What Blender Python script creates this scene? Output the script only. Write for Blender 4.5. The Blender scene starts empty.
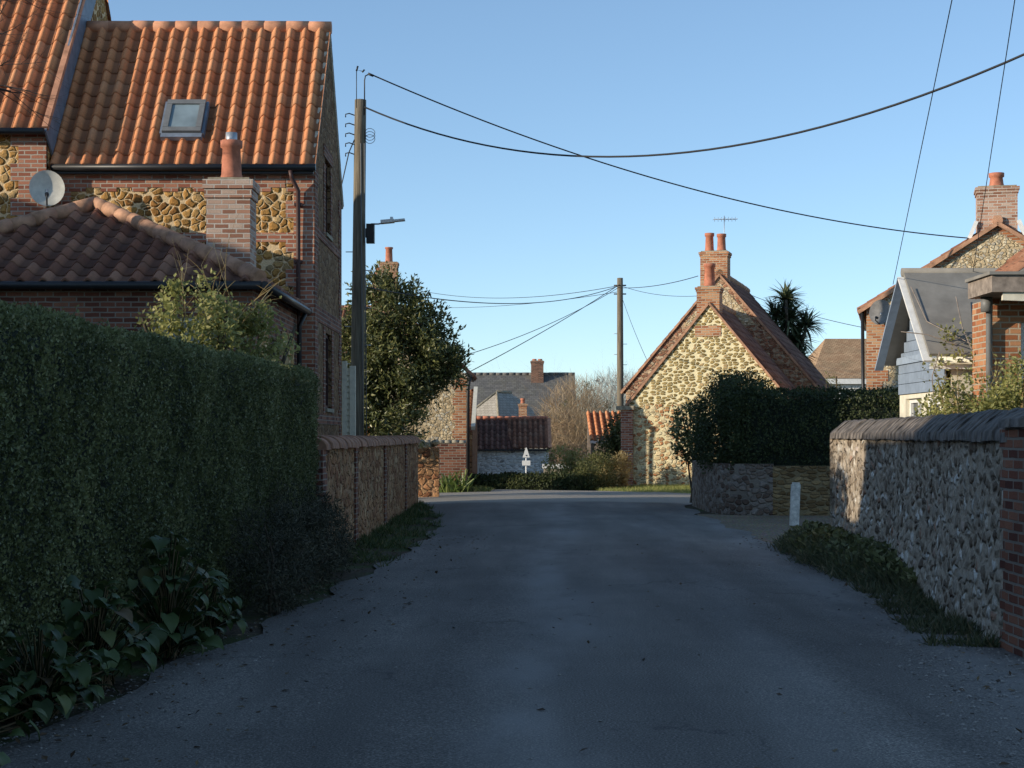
import bpy, bmesh, math, random
import numpy as np
from mathutils import Vector, Matrix, Quaternion

random.seed(7)
rng = np.random.default_rng(7)
sc = bpy.context.scene
col = sc.collection
R = math.radians
F = 1600.0          # focal length in pixels of a 1024 px wide frame
EYE = 1.6
HOR = 435.0

def at(px, py, y):
    """a real-world point lying at depth y (metres in front of the viewpoint)"""
    return Vector(((px - 512) * y / F, y, EYE + (HOR - py) * y / F))

# ----------------------------------------------------------------- objects
ROOT = {}

def tag(o, label=None, cat=None, group=None, kind=None):
    if label: o['label'] = label
    if cat: o['category'] = cat
    if group: o['group'] = group
    if kind: o['kind'] = kind
    return o

def thing(name, label, cat, loc=(0, 0, 0), rz=0.0, group=None):
    o = bpy.data.objects.new(name, None)
    o.empty_display_size = 0.3
    o.location = loc
    o.rotation_euler = (0, 0, rz)
    col.objects.link(o)
    tag(o, label, cat, group)
    ROOT[o] = Matrix.Translation(Vector(loc)) @ Matrix.Rotation(rz, 4, 'Z')
    return o

def root_of(o):
    while o.parent: o = o.parent
    return o

class MB:
    """collects faces, builds ONE mesh object"""
    def __init__(s):
        s.v = []; s.f = []; s.mi = []; s.uv = []; s.chunks = []; s.m = 0; s.sm = []; s.smooth = False
    def vert(s, p):
        s.v.append((p[0], p[1], p[2])); return len(s.v) - 1
    def face(s, pts, uv=None):
        s.f.append([s.vert(p) for p in pts]); s.mi.append(s.m); s.uv.append(uv); s.sm.append(False)
    def facei(s, idx, uv=None, smooth=None):
        s.f.append(list(idx)); s.mi.append(s.m); s.uv.append(uv); s.sm.append(s.smooth if smooth is None else smooth)
    def box(s, x0, x1, y0, y1, z0, z1):
        s.obox(Vector((0, 0, 0)), Vector((1, 0, 0)), Vector((0, 1, 0)), Vector((0, 0, 1)), x0, x1, y0, y1, z0, z1)
    def obox(s, o, U, V, N, u0, u1, v0, v1, n0, n1):
        i = len(s.v)
        for n in (n0, n1):
            for v in (v0, v1):
                for u in (u0, u1):
                    s.vert(o + U * u + V * v + N * n)
        flip = U.cross(V).dot(N) < 0
        for q in ((0, 2, 3, 1), (4, 5, 7, 6), (0, 1, 5, 4), (2, 6, 7, 3), (1, 3, 7, 5), (0, 4, 6, 2)):
            q = [i + k for k in q]
            if flip: q.reverse()
            s.facei(q, smooth=False)
    def bar(s, a, b, w, d, up=Vector((0, 0, 1))):
        a = Vector(a); b = Vector(b); W = (b - a); L = W.length; W.normalize()
        U = W.cross(up)
        if U.length < 1e-4: U = W.cross(Vector((1, 0, 0)))
        U.normalize(); V = U.cross(W)
        s.obox(a, U, V, W, -w / 2, w / 2, -d / 2, d / 2, 0, L)
    def tube(s, pts, rad, n=8, cap=True, smooth=True):
        pts = [Vector(p) for p in pts]
        if not hasattr(rad, '__len__'): rad = [rad] * len(pts)
        ref = None; rings = []
        for i, p in enumerate(pts):
            t = (pts[min(i + 1, len(pts) - 1)] - pts[max(i - 1, 0)])
            if t.length < 1e-9: t = Vector((0, 0, 1))
            t.normalize()
            if ref is None:
                ref = t.cross(Vector((0, 0, 1)))
                if ref.length < .05: ref = t.cross(Vector((1, 0, 0)))
            ref = ref - t * ref.dot(t)
            if ref.length < 1e-6: ref = t.orthogonal()
            ref.normalize()
            b = t.cross(ref)
            rings.append([s.vert(p + (ref * math.cos(2 * math.pi * k / n) + b * math.sin(2 * math.pi * k / n)) * rad[i]) for k in range(n)])
        for i in range(len(rings) - 1):
            for k in range(n):
                s.facei((rings[i][k], rings[i][(k + 1) % n], rings[i + 1][(k + 1) % n], rings[i + 1][k]), smooth=smooth)
        if cap:
            s.facei(rings[0][::-1], smooth=False); s.facei(rings[-1], smooth=False)
    def lathe(s, c, prof, n=14, smooth=True):
        c = Vector(c)
        rings = [[s.vert(c + Vector((r * math.cos(2 * math.pi * k / n), r * math.sin(2 * math.pi * k / n), z))) for k in range(n)] for r, z in prof]
        for i in range(len(rings) - 1):
            for k in range(n):
                s.facei((rings[i][k], rings[i][(k + 1) % n], rings[i + 1][(k + 1) % n], rings[i + 1][k]), smooth=smooth)
        s.facei(rings[0][::-1], smooth=False); s.facei(rings[-1], smooth=False)
    def panel(s, o, U, V, w, h, holes=(), depth=.12, top=None):
        """wall panel with rectangular openings and reveals; outward normal is U x V; top(u) clips the height"""
        N = U.cross(V)
        xs = sorted({0, w, *[a for q in holes for a in (q[0], q[2])]})
        ys = sorted({0, h, *[a for q in holes for a in (q[1], q[3])]})
        for i in range(len(xs) - 1):
            for j in range(len(ys) - 1):
                cx = (xs[i] + xs[i + 1]) / 2; cy = (ys[j] + ys[j + 1]) / 2
                if any(q[0] < cx < q[2] and q[1] < cy < q[3] for q in holes): continue
                s.face([o + U * xs[i] + V * ys[j], o + U * xs[i + 1] + V * ys[j], o + U * xs[i + 1] + V * ys[j + 1], o + U * xs[i] + V * ys[j + 1]])
        for (a, b, c, d) in holes:
            p = [o + U * a + V * b, o + U * c + V * b, o + U * c + V * d, o + U * a + V * d]
            for k in range(4):
                A = p[k]; B = p[(k + 1) % 4]
                s.face([B, A, A - N * depth, B - N * depth])
    def grid(s, fn, nu, nv, uvfn=None, smooth=True, wrap=False):
        base = len(s.v)
        for j in range(nv + 1):
            for i in range(nu + 1):
                s.vert(fn(i / nu, j / nv))
        for j in range(nv):
            for i in range(nu):
                a = base + j * (nu + 1) + i
                uv = None
                if uvfn:
                    uv = [uvfn(i / nu, j / nv), uvfn((i + 1) / nu, j / nv), uvfn((i + 1) / nu, (j + 1) / nv), uvfn(i / nu, (j + 1) / nv)]
                s.facei((a, a + 1, a + nu + 2, a + nu + 1), uv, smooth)
    def scatter(s, tv, tf, P, D, N, S, mi=0, rnd=None):
        """many copies of one leaf template (x width, y length, z normal)"""
        tv = np.asarray(tv, float); n = len(P); k = len(tv)
        D = D / np.maximum(np.linalg.norm(D, axis=1, keepdims=True), 1e-9)
        X = np.cross(D, N); X /= np.maximum(np.linalg.norm(X, axis=1, keepdims=True), 1e-9)
        N2 = np.cross(X, D)
        S = np.broadcast_to(np.asarray(S, float), (n,))[:, None, None]
        V = P[:, None, :] + S * (tv[None, :, 0:1] * X[:, None, :] + tv[None, :, 1:2] * D[:, None, :] + tv[None, :, 2:3] * N2[:, None, :])
        tf = np.asarray(tf)
        L = (tf[None, :, :] + (np.arange(n) * k)[:, None, None])
        if rnd is None: rnd = rng.random(n)
        uu = np.broadcast_to(rnd[:, None, None], L.shape)
        vv = np.broadcast_to(tv[tf][None, :, :, 1], L.shape)
        s.chunks.append((V.reshape(-1, 3), L.reshape(-1), tf.shape[1], np.stack([uu, vv], -1).reshape(-1, 2), mi))
    def build(s, name, mats, parent=None, smooth=False, local=False):
        if not isinstance(mats, (list, tuple)): mats = [mats]
        V = np.array(s.v, float).reshape(-1, 3)
        loops = []; tot = []; uvs = []; mi = []; sm = []
        for f, u, m_, q in zip(s.f, s.uv, s.mi, s.sm):
            loops.extend(f); tot.append(len(f)); mi.append(m_); sm.append(q or smooth)
            if u is None:
                pts = [s.v[i] for i in f]
                n = Vector((0, 0, 0))
                for a in range(len(pts)):
                    p, q2 = pts[a], pts[(a + 1) % len(pts)]
                    n.x += (p[1] - q2[1]) * (p[2] + q2[2]); n.y += (p[2] - q2[2]) * (p[0] + q2[0]); n.z += (p[0] - q2[0]) * (p[1] + q2[1])
                if n.length > 1e-12: n.normalize()
                if abs(n.z) > .92:
                    uvs.extend([(p[0], p[1]) for p in pts])
                else:
                    t = Vector((-n.y, n.x, 0)); t.normalize()
                    b = n.cross(t)
                    uvs.extend([(p[0] * t.x + p[1] * t.y, p[0] * b.x + p[1] * b.y + p[2] * b.z) for p in pts])
            else:
                uvs.extend(u)
        loops = [np.array(loops, np.int64)]; tot = [np.array(tot, np.int64)]; uvs = [np.array(uvs, float).reshape(-1, 2)]
        mi = [np.array(mi, np.int64)]; sm = [np.array(sm, bool)]; Vs = [V]; off = len(V)
        for (cv, cl, k, cu, cm) in s.chunks:
            Vs.append(cv); loops.append(cl + off); off += len(cv)
            nf = len(cl) // k
            tot.append(np.full(nf, k)); uvs.append(cu); mi.append(np.full(nf, cm)); sm.append(np.full(nf, smooth))
        V = np.concatenate(Vs); loops = np.concatenate(loops); tot = np.concatenate(tot); uvs = np.concatenate(uvs); mi = np.concatenate(mi); sm = np.concatenate(sm)
        if parent is not None and not local:
            M = np.array(ROOT[root_of(parent)].inverted())
            V = V @ M[:3, :3].T + M[:3, 3]
        me = bpy.data.meshes.new(name)
        me.vertices.add(len(V)); me.vertices.foreach_set('co', V.astype(np.float32).ravel())
        me.loops.add(len(loops)); me.loops.foreach_set('vertex_index', loops.astype(np.int32))
        me.polygons.add(len(tot))
        me.polygons.foreach_set('loop_start', np.concatenate([[0], np.cumsum(tot)[:-1]]).astype(np.int32))
        me.polygons.foreach_set('loop_total', tot.astype(np.int32))
        me.polygons.foreach_set('material_index', mi.astype(np.int32))
        me.polygons.foreach_set('use_smooth', sm)
        ul = me.uv_layers.new(name='UVMap'); ul.data.foreach_set('uv', uvs.astype(np.float32).ravel())
        for m_ in mats: me.materials.append(m_)
        me.update(calc_edges=True); me.validate()
        o = bpy.data.objects.new(name, me); col.objects.link(o)
        if parent is not None: o.parent = parent
        return o

X_, Y_, Z_ = Vector((1, 0, 0)), Vector((0, 1, 0)), Vector((0, 0, 1))

# --------------------------------------------------------------- materials
class G:
    def __init__(s, name, rough=.85, spec=.3):
        s.m = bpy.data.materials.new(name); s.m.use_nodes = True
        s.nt = s.m.node_tree; s.b = s.nt.nodes['Principled BSDF']; s.out = s.nt.nodes['Material Output']
        s.b.inputs['Roughness'].default_value = rough
        s.b.inputs['Specular IOR Level'].default_value = spec
    def n(s, t, **kw):
        nd = s.nt.nodes.new(t)
        ins = kw.pop('ins', {})
        for k, v in kw.items(): setattr(nd, k, v)
        for k, v in ins.items():
            if isinstance(v, bpy.types.NodeSocket): s.nt.links.new(v, nd.inputs[k])
            else: nd.inputs[k].default_value = v
        return nd
    def l(s, a, b): s.nt.links.new(a, b)
    def uv(s): return s.n('ShaderNodeTexCoord').outputs['UV']
    def obj(s): return s.n('ShaderNodeTexCoord').outputs['Object']
    def noise(s, vec, scale, det=4, rough=.6, dim='3D'):
        return s.n('ShaderNodeTexNoise', noise_dimensions=dim, ins={'Vector': vec, 'Scale': scale, 'Detail': det, 'Roughness': rough}).outputs['Fac']
    def ramp(s, fac, stops, interp='LINEAR'):
        r = s.n('ShaderNodeValToRGB', ins={'Fac': fac}); cr = r.color_ramp; cr.interpolation = interp
        while len(cr.elements) < len(stops): cr.elements.new(.5)
        for e, (p, c) in zip(cr.elements, stops):
            e.position = p; e.color = (*c, 1) if len(c) == 3 else c
        return r.outputs['Color']
    def rampf(s, fac, p0, p1):
        return s.n('ShaderNodeMapRange', ins={'Value': fac, 'From Min': p0, 'From Max': p1, 'To Min': 0., 'To Max': 1.}).outputs['Result']
    def mix(s, fac, a, b, bt='MIX'):
        nd = s.n('ShaderNodeMix', data_type='RGBA', blend_type=bt)
        for i, v in ((0, fac), (6, a), (7, b)):
            if isinstance(v, bpy.types.NodeSocket): s.l(v, nd.inputs[i])
            elif i == 0: nd.inputs[0].default_value = v
            else: nd.inputs[i].default_value = (*v, 1)
        return nd.outputs[2]
    def math(s, op, a, b=0., c=None):
        nd = s.n('ShaderNodeMath', operation=op)
        for i, v in ((0, a), (1, b), (2, c)):
            if v is None: continue
            if isinstance(v, bpy.types.NodeSocket): s.l(v, nd.inputs[i])
            else: nd.inputs[i].default_value = v
        return nd.outputs[0]
    def vadd(s, a, b):
        return s.n('ShaderNodeVectorMath', operation='ADD', ins={0: a, 1: b}).outputs[0]
    def vscale(s, a, k):
        return s.n('ShaderNodeVectorMath', operation='SCALE', ins={0: a, 'Scale': k}).outputs[0]
    def vmul(s, a, k):
        nd = s.n('ShaderNodeVectorMath', operation='MULTIPLY', ins={0: a}); nd.inputs[1].default_value = k
        return nd.outputs[0]
    def color(s, c):
        if isinstance(c, bpy.types.NodeSocket): s.l(c, s.b.inputs['Base Color'])
        else: s.b.inputs['Base Color'].default_value = (*c, 1)
    def bump(s, h, strength=.5, dist=.02):
        b = s.n('ShaderNodeBump', ins={'Height': h, 'Strength': strength, 'Distance': dist})
        s.l(b.outputs[0], s.b.inputs['Normal'])

def m_plain(name, c, rough=.7, var=.25, scale=6., spec=.3, metal=0.):
    g = G(name, rough, spec); n = g.noise(g.obj(), scale, 5)
    d = tuple(x * (1 - var) for x in c); e = tuple(min(1, x * (1 + var)) for x in c)
    g.color(g.ramp(n, [(.3, d), (.7, e)])); g.b.inputs['Metallic'].default_value = metal
    g.bump(n, .15, .01)
    return g.m

def m_brick(name, c1, c2, c3, mortar, stain=.35, bw=.225, rh=.075, ms=.011):
    g = G(name, .9, .2); uv = g.uv()
    w = g.n('ShaderNodeTexNoise', ins={'Vector': uv, 'Scale': 7., 'Detail': 3.}).outputs['Color']
    uvd = g.vadd(uv, g.vscale(g.vadd(w, (-.5, -.5, -.5)), .014))
    br = g.n('ShaderNodeTexBrick', offset=.5, squash=1., ins={'Vector': uvd, 'Color1': (0, 0, 0, 1), 'Color2': (1, 1, 1, 1), 'Mortar': (.5, .5, .5, 1), 'Scale': 1., 'Mortar Size': ms, 'Mortar Smooth': .25, 'Bias': 0., 'Brick Width': bw, 'Row Height': rh})
    base = g.ramp(br.outputs['Color'], [(0., c1), (.5, c2), (1., c3)])
    n1 = g.noise(uv, 1.1, 6); n2 = g.noise(uv, 55., 3)
    base = g.mix(g.math('MULTIPLY', g.rampf(n1, .45, .75), stain), base, tuple(x * .35 for x in c2))
    base = g.mix(.35, base, g.ramp(n2, [(.3, (.35, .35, .35)), (.7, (1, 1, 1))]), 'MULTIPLY')
    mo = g.mix(g.rampf(n1, .3, .7), mortar, tuple(x * .6 for x in mortar))
    g.color(g.mix(br.outputs['Fac'], base, mo))
    h = g.math('SUBTRACT', g.math('MULTIPLY', n2, .35), g.math('MULTIPLY', br.outputs['Fac'], 1.))
    g.bump(h, .8, .012)
    return g.m

def m_rubble(name, stops, mortar, scale=4.5, edge=.05, squash=1.35, warp=.06, bumpd=.035, grain=40., disp=0., round_=.12, dark=.4, rand=.95, core_r=.62):
    """irregular stones in mortar, in metres on the wall's own plane"""
    g = G(name, .92, .2); uv = g.uv()
    w = g.n('ShaderNodeTexNoise', ins={'Vector': uv, 'Scale': 5., 'Detail': 3.}).outputs['Color']
    v = g.vadd(uv, g.vscale(g.vadd(w, (-.5, -.5, -.5)), warp * 2))
    v = g.vmul(v, (1., squash, 1.))
    va = g.n('ShaderNodeTexVoronoi', voronoi_dimensions='2D', feature='F1', ins={'Vector': v, 'Scale': scale, 'Randomness': rand})
    ve = g.n('ShaderNodeTexVoronoi', voronoi_dimensions='2D', feature='DISTANCE_TO_EDGE', ins={'Vector': v, 'Scale': scale, 'Randomness': rand})
    sep = g.n('ShaderNodeSeparateColor', ins={'Color': va.outputs['Color']})
    stone = g.ramp(sep.outputs[0], stops)
    stone = g.mix(.5, stone, g.ramp(sep.outputs[1], [(0, (.45, .45, .45)), (1, (1.15, 1.15, 1.15))]), 'MULTIPLY')
    n2 = g.noise(uv, grain, 4); n1 = g.noise(uv, .8, 5)
    stone = g.mix(.5, stone, g.ramp(n2, [(.3, (.4, .4, .4)), (.7, (1.1, 1.1, 1.1))]), 'MULTIPLY')
    rd = g.math('MULTIPLY', g.math('SUBTRACT', core_r, va.outputs['Distance']), .55)
    en = g.math('ADD', g.math('MINIMUM', ve.outputs['Distance'], rd), g.math('MULTIPLY', g.math('SUBTRACT', g.noise(uv, 18., 3), .5), edge * 1.2))
    mask = g.rampf(en, edge * .55, edge * 1.15)
    mo = g.mix(.6, mortar, g.ramp(n2, [(.3, (.5, .5, .5)), (.7, (1, 1, 1))]), 'MULTIPLY')
    c = g.mix(mask, mo, stone)
    c = g.mix(g.math('MULTIPLY', g.rampf(n1, .5, .75), dark), c, tuple(x * .3 for x in stops[0][1]))
    g.color(c)
    h = g.math('ADD', g.rampf(en, edge * .3, edge * .3 + round_), g.math('MULTIPLY', n2, .3))
    g.bump(h, .9, bumpd)
    if disp:
        d = g.n('ShaderNodeDisplacement', ins={'Height': g.math('ADD', g.rampf(ve.outputs['Distance'], edge * .4, edge * .4 + round_), g.math('MULTIPLY', sep.outputs[2], .5)), 'Midlevel': .7, 'Scale': disp})
        g.l(d.outputs[0], g.out.inputs['Displacement'])
        g.m.displacement_method = 'BOTH'
    return g.m

def m_tile(name, stops, lichen=(.22, .2, .13), lf=.35, dirt=.5, rough=.8):
    g = G(name, rough, .25); uv = g.uv()
    fl = g.n('ShaderNodeVectorMath', operation='FLOOR', ins={0: uv}).outputs[0]
    wn = g.n('ShaderNodeTexWhiteNoise', noise_dimensions='2D', ins={'Vector': fl})
    n1 = g.noise(uv, .45, 5); n2 = g.noise(g.obj(), 35., 4)
    c = g.ramp(wn.outputs['Value'], stops)
    c = g.mix(.45, c, g.ramp(n2, [(.3, (.5, .5, .5)), (.7, (1.1, 1.1, 1.1))]), 'MULTIPLY')
    c = g.mix(g.math('MULTIPLY', g.rampf(n1, .5, .72), lf), c, lichen)
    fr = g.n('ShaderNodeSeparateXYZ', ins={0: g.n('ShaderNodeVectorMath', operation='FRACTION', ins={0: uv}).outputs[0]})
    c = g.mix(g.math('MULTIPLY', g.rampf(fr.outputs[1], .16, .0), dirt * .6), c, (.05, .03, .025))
    trough_shade = g.math('MULTIPLY', g.rampf(fr.outputs[0], .5, .64), g.rampf(fr.outputs[0], 1.0, .94))
    c = g.mix(g.math('MULTIPLY', trough_shade, .62), c, (.06, .032, .024))  # shade beside each roll painted into the tile troughs
    g.color(c); g.bump(n2, .25, .01)
    return g.m

def m_slate(name, c1, c2, w=.25, h=.2, moss=.3):
    g = G(name, .75, .3); uv = g.uv()
    br = g.n('ShaderNodeTexBrick', offset=.5, ins={'Vector': uv, 'Color1': (*c1, 1), 'Color2': (*c2, 1), 'Mortar': tuple([x * .3 for x in c1] + [1]), 'Scale': 1., 'Mortar Size': .008, 'Brick Width': w, 'Row Height': h})
    n1 = g.noise(uv, 1.2, 6); n2 = g.noise(uv, 12., 5)
    c = g.mix(g.math('MULTIPLY', g.rampf(n1, .45, .7), moss), br.outputs['Color'], (.15, .14, .08))
    c = g.mix(.5, c, g.ramp(n2, [(.3, (.5, .5, .5)), (.7, (1.1, 1.1, 1.1))]), 'MULTIPLY')
    g.color(c); g.bump(br.outputs['Fac'], -.5, .012)
    return g.m

def m_leaf(name, stops, trans=.25, rough=.5, spec=.4, patch=None):
    g = G(name, rough, spec)
    s = g.n('ShaderNodeSeparateXYZ', ins={0: g.uv()})
    c = g.ramp(s.outputs[0], stops)
    n = g.noise(g.obj(), 1.6, 3)
    c = g.mix(.6, c, g.ramp(n, [(.3, (.5, .55, .5)), (.7, (1.15, 1.1, 1.)) ]), 'MULTIPLY')
    g.color(c)
    if trans:
        t = g.n('ShaderNodeBsdfTranslucent'); g.l(c, t.inputs[0])
        mx = g.n('ShaderNodeMixShader', ins={0: trans}); g.l(g.b.outputs[0], mx.inputs[1]); g.l(t.outputs[0], mx.inputs[2])
        g.l(mx.outputs[0], g.out.inputs[0])
    return g.m

def m_glass(name, c=(.02, .025, .03)):
    g = G(name, .06, .6); n = g.noise(g.obj(), 1.5, 3)
    g.color(g.ramp(n, [(.3, c), (.7, tuple(x * 2.2 for x in c))])); return g.m

M = {}
M['brick_red'] = m_brick('red_brick', (.27, .09, .055), (.46, .17, .1), (.6, .3, .19), (.55, .47, .38), .3)
M['brick_dark'] = m_brick('weathered_brick', (.1, .035, .025), (.22, .08, .05), (.34, .15, .09), (.3, .25, .2), .4)
M['brick_orange'] = m_brick('orange_brick', (.32, .11, .05), (.5, .2, .09), (.62, .34, .18), (.55, .46, .34), .25)
M['brick_pale'] = m_brick('weathered_pale_brick', (.3, .14, .09), (.5, .26, .17), (.6, .44, .34), (.62, .54, .46), .35)
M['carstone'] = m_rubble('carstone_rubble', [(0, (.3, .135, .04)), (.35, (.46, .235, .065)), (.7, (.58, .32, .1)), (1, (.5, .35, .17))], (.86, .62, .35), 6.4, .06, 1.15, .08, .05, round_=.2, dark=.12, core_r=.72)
M['carstone_shade'] = m_rubble('shaded_carstone_rubble', [(0, (.2, .1, .05)), (.5, (.28, .16, .08)), (1, (.4, .25, .13))], (.32, .21, .13), 6., .05, 1.3, .06, .05, core_r=.7)  # carstone copy with the gable's shade put into its colours
M['carstone_cottage'] = m_rubble('carstone_with_pale_mortar', [(0, (.28, .19, .065)), (.4, (.4, .28, .1)), (.8, (.54, .39, .16)), (1, (.58, .4, .2))], (.92, .8, .5), 5.4, .1, 2.1, .05, .035, dark=.08, rand=.85, core_r=.6)
M['mixed_rubble'] = m_rubble('brick_and_stone_rubble', [(0, (.5, .2, .09)), (.3, (.62, .32, .14)), (.5, (.75, .55, .3)), (1, (.85, .74, .48))], (.82, .7, .42), 6., .08, 1.6, .1, .04, dark=.05, core_r=.62)
M['red_rubble'] = m_rubble('reddish_gable_rubble', [(0, (.3, .13, .08)), (.4, (.46, .22, .13)), (.75, (.55, .36, .22)), (1, (.66, .54, .38))], (.5, .36, .24), 6.5, .05, 1.8, .08, .04, core_r=.66)
M['flint'] = m_rubble('pale_flint_rubble', [(0, (.55, .4, .22)), (.4, (.72, .56, .34)), (.75, (.84, .74, .54)), (1, (.5, .45, .38))], (.6, .46, .28), 9.5, .06, 1.2, .1, .04, dark=.1)
M['flint_wall'] = m_rubble('grey_flint_rubble', [(0, (.16, .115, .08)), (.25, (.32, .25, .18)), (.5, (.46, .38, .29)), (.75, (.57, .49, .39)), (.92, (.8, .75, .66)), (1, (.42, .22, .13))], (.45, .37, .28), 5., .075, 1.9, .12, .035, 30., .009, .2, .4, core_r=.56)
M['stone_wall'] = m_rubble('brown_wall_rubble', [(0, (.28, .12, .06)), (.35, (.42, .21, .1)), (.7, (.5, .28, .14)), (1, (.56, .36, .2))], (.42, .24, .13), 5., .05, 1.3, .12, .04, 30., .012, .14, .4, core_r=.68)
M['lane_wall'] = m_rubble('yellow_brown_wall_rubble', [(0, (.17, .1, .045)), (.5, (.32, .2, .09)), (1, (.44, .3, .15))], (.3, .22, .12), 5., .06, 2.4, .05, .04)
M['curve_wall'] = m_rubble('grey_brown_wall_rubble', [(0, (.16, .1, .075)), (.5, (.28, .2, .15)), (1, (.42, .35, .3))], (.3, .25, .2), 6., .06, 1.5, .06, .04)
M['coping'] = m_plain('weathered_dark_coping', (.15, .128, .11), .95, .65, 9.)
M['coping_brown'] = m_plain('weathered_brown_coping', (.33, .17, .105), .95, .45, 7.)
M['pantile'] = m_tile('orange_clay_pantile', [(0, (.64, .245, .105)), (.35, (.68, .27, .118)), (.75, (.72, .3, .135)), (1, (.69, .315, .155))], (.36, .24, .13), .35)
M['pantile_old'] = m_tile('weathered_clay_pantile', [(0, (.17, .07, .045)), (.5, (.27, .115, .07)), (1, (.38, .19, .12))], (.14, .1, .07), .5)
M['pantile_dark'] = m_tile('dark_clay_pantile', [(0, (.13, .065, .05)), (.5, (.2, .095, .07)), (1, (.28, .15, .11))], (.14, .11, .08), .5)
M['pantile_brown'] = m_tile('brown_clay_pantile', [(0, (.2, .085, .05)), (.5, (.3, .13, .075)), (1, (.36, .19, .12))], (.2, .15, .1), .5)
M['ridge'] = m_plain('clay_ridge_tile', (.5, .24, .14), .85, .3, 5.)
M['ridge_old'] = m_plain('weathered_ridge_tile', (.42, .23, .14), .85, .4, 5.)
M['pot'] = m_plain('terracotta_pot', (.46, .17, .1), .8, .3, 7.)
M['lead'] = m_plain('grey_lead', (.17, .2, .25), .55, .25, 5., .4)
M['mortar'] = m_plain('pale_mortar', (.5, .42, .32), .95, .25, 12.)
M['stonecap'] = m_plain('weathered_cement', (.3, .26, .19), .95, .4, 9.)
M['slate'] = m_slate('grey_slate', (.13, .125, .12), (.2, .19, .175), .3, .2)
M['felt'] = m_plain('grey_roofing_felt', (.24, .225, .2), .95, .2, 3., .1)
M['slate_lit'] = m_slate('sunlit_grey_slate', (.34, .3, .25), (.44, .4, .34), .3, .2)  # grey slate paled so the hip roof's sunlight sits in its colour
M['brown_tile'] = m_slate('brown_plain_tile', (.44, .26, .14), (.6, .39, .22), .18, .12, .4)
M['black'] = m_plain('black_plastic', (.018, .018, .02), .45, .2, 5., .4)
M['brown_pipe'] = m_plain('dark_brown_metal', (.07, .035, .03), .5, .2)
M['white_worn'] = m_plain('flaking_white_paint', (.66, .63, .57), .8, .35, 14.)
M['white'] = m_plain('white_paint', (.74, .73, .7), .6, .1, 9.)
M['cream'] = m_plain('cream_paint', (.72, .66, .52), .65, .12, 9.)
M['blue'] = m_plain('shaded_blue_boards', (.24, .29, .36), .6, .15, 7.)  # blue boards darkened, shade on the gable put into the colour
M['barge_shade'] = m_plain('shaded_white_paint', (.3, .36, .44), .6, .15, 7.)  # white barge and rail paint with blue-grey shade in its colour
M['glass'] = m_glass('window_glass')
M['glass_sky'] = m_glass('roof_window_glass', (.12, .15, .16))
M['bluewin'] = m_plain('dark_frame_paint', (.05, .022, .02), .6, .2)
M['alu'] = m_plain('grey_metal_frame', (.17, .17, .165), .5, .15, 8., .4)
M['dish'] = m_plain('pale_grey_dish_paint', (.56, .53, .45), .55, .15, 9., .35)
M['dish_grey'] = m_plain('dark_grey_dish_paint', (.2, .19, .18), .6, .2, 9.)
M['steel'] = m_plain('galvanised_steel', (.45, .46, .47), .45, .15, 10., .5, .6)
M['cable'] = m_plain('black_cable_sheath', (.02, .02, .022), .6, .1)
M['wood_grey'] = m_plain('weathered_board', (.27, .22, .18), .85, .4, 10.)

g = G('weathered_pole_timber', .85, .25); v = g.vmul(g.obj(), (14., 14., .7)); n = g.noise(v, 2.2, 6)
g.color(g.ramp(n, [(.25, (.075, .06, .045)), (.5, (.17, .14, .1)), (.75, (.29, .245, .175))])); g.bump(n, .6, .02); M['pole'] = g.m
g = G('bark', .95, .15); v = g.vmul(g.obj(), (9., 9., 2.)); n = g.noise(v, 3., 6)
g.color(g.ramp(n, [(.3, (.05, .04, .03)), (.7, (.16, .125, .09))])); g.bump(n, .8, .03); M['bark'] = g.m

# leaves
M['hedge'] = m_leaf('clipped_hedge_leaf', [(0, (.065, .073, .028)), (.5, (.15, .163, .066)), (.85, (.225, .24, .105)), (1, (.32, .3, .16))], .25, .5, .3)
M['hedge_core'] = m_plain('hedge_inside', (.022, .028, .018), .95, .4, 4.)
M['hedge_dark'] = m_leaf('dark_hedge_leaf', [(0, (.022, .032, .012)), (.5, (.055, .07, .024)), (.9, (.1, .115, .04)), (1, (.16, .145, .055))], .18, .55, .3)
M['holm'] = m_leaf('dark_evergreen_leaf', [(0, (.04, .05, .018)), (.5, (.12, .135, .045)), (.8, (.23, .235, .085)), (1, (.4, .36, .16))], .25, .4, .5)
M['climb'] = m_leaf('yellow_green_leaf', [(0, (.13, .14, .04)), (.5, (.33, .33, .11)), (.85, (.5, .47, .19)), (1, (.58, .44, .22))], .4, .5)
M['broad'] = m_leaf('broad_green_leaf', [(0, (.025, .045, .014)), (.45, (.05, .08, .022)), (.85, (.08, .115, .035)), (.97, (.13, .145, .045)), (1, (.15, .1, .05))], .2, .5, .35)
M['greyleaf'] = m_leaf('grey_green_leaf', [(0, (.045, .043, .032)), (.5, (.085, .083, .058)), (1, (.19, .165, .11))], .15, .7, .15)
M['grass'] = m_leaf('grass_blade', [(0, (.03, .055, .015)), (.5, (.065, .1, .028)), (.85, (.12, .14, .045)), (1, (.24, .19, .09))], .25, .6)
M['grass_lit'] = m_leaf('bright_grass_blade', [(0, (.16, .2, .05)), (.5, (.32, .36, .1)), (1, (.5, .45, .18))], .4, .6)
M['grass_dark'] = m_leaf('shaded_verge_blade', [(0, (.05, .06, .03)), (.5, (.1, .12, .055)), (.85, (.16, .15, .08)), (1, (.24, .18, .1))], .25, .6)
M['straw'] = m_leaf('straw_stem', [(0, (.36, .25, .1)), (.5, (.52, .39, .18)), (1, (.62, .5, .28))], .35, .7)
M['twig'] = m_leaf('bare_brown_twig', [(0, (.26, .17, .1)), (.5, (.4, .29, .18)), (1, (.5, .38, .25))], .1, .8)
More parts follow.
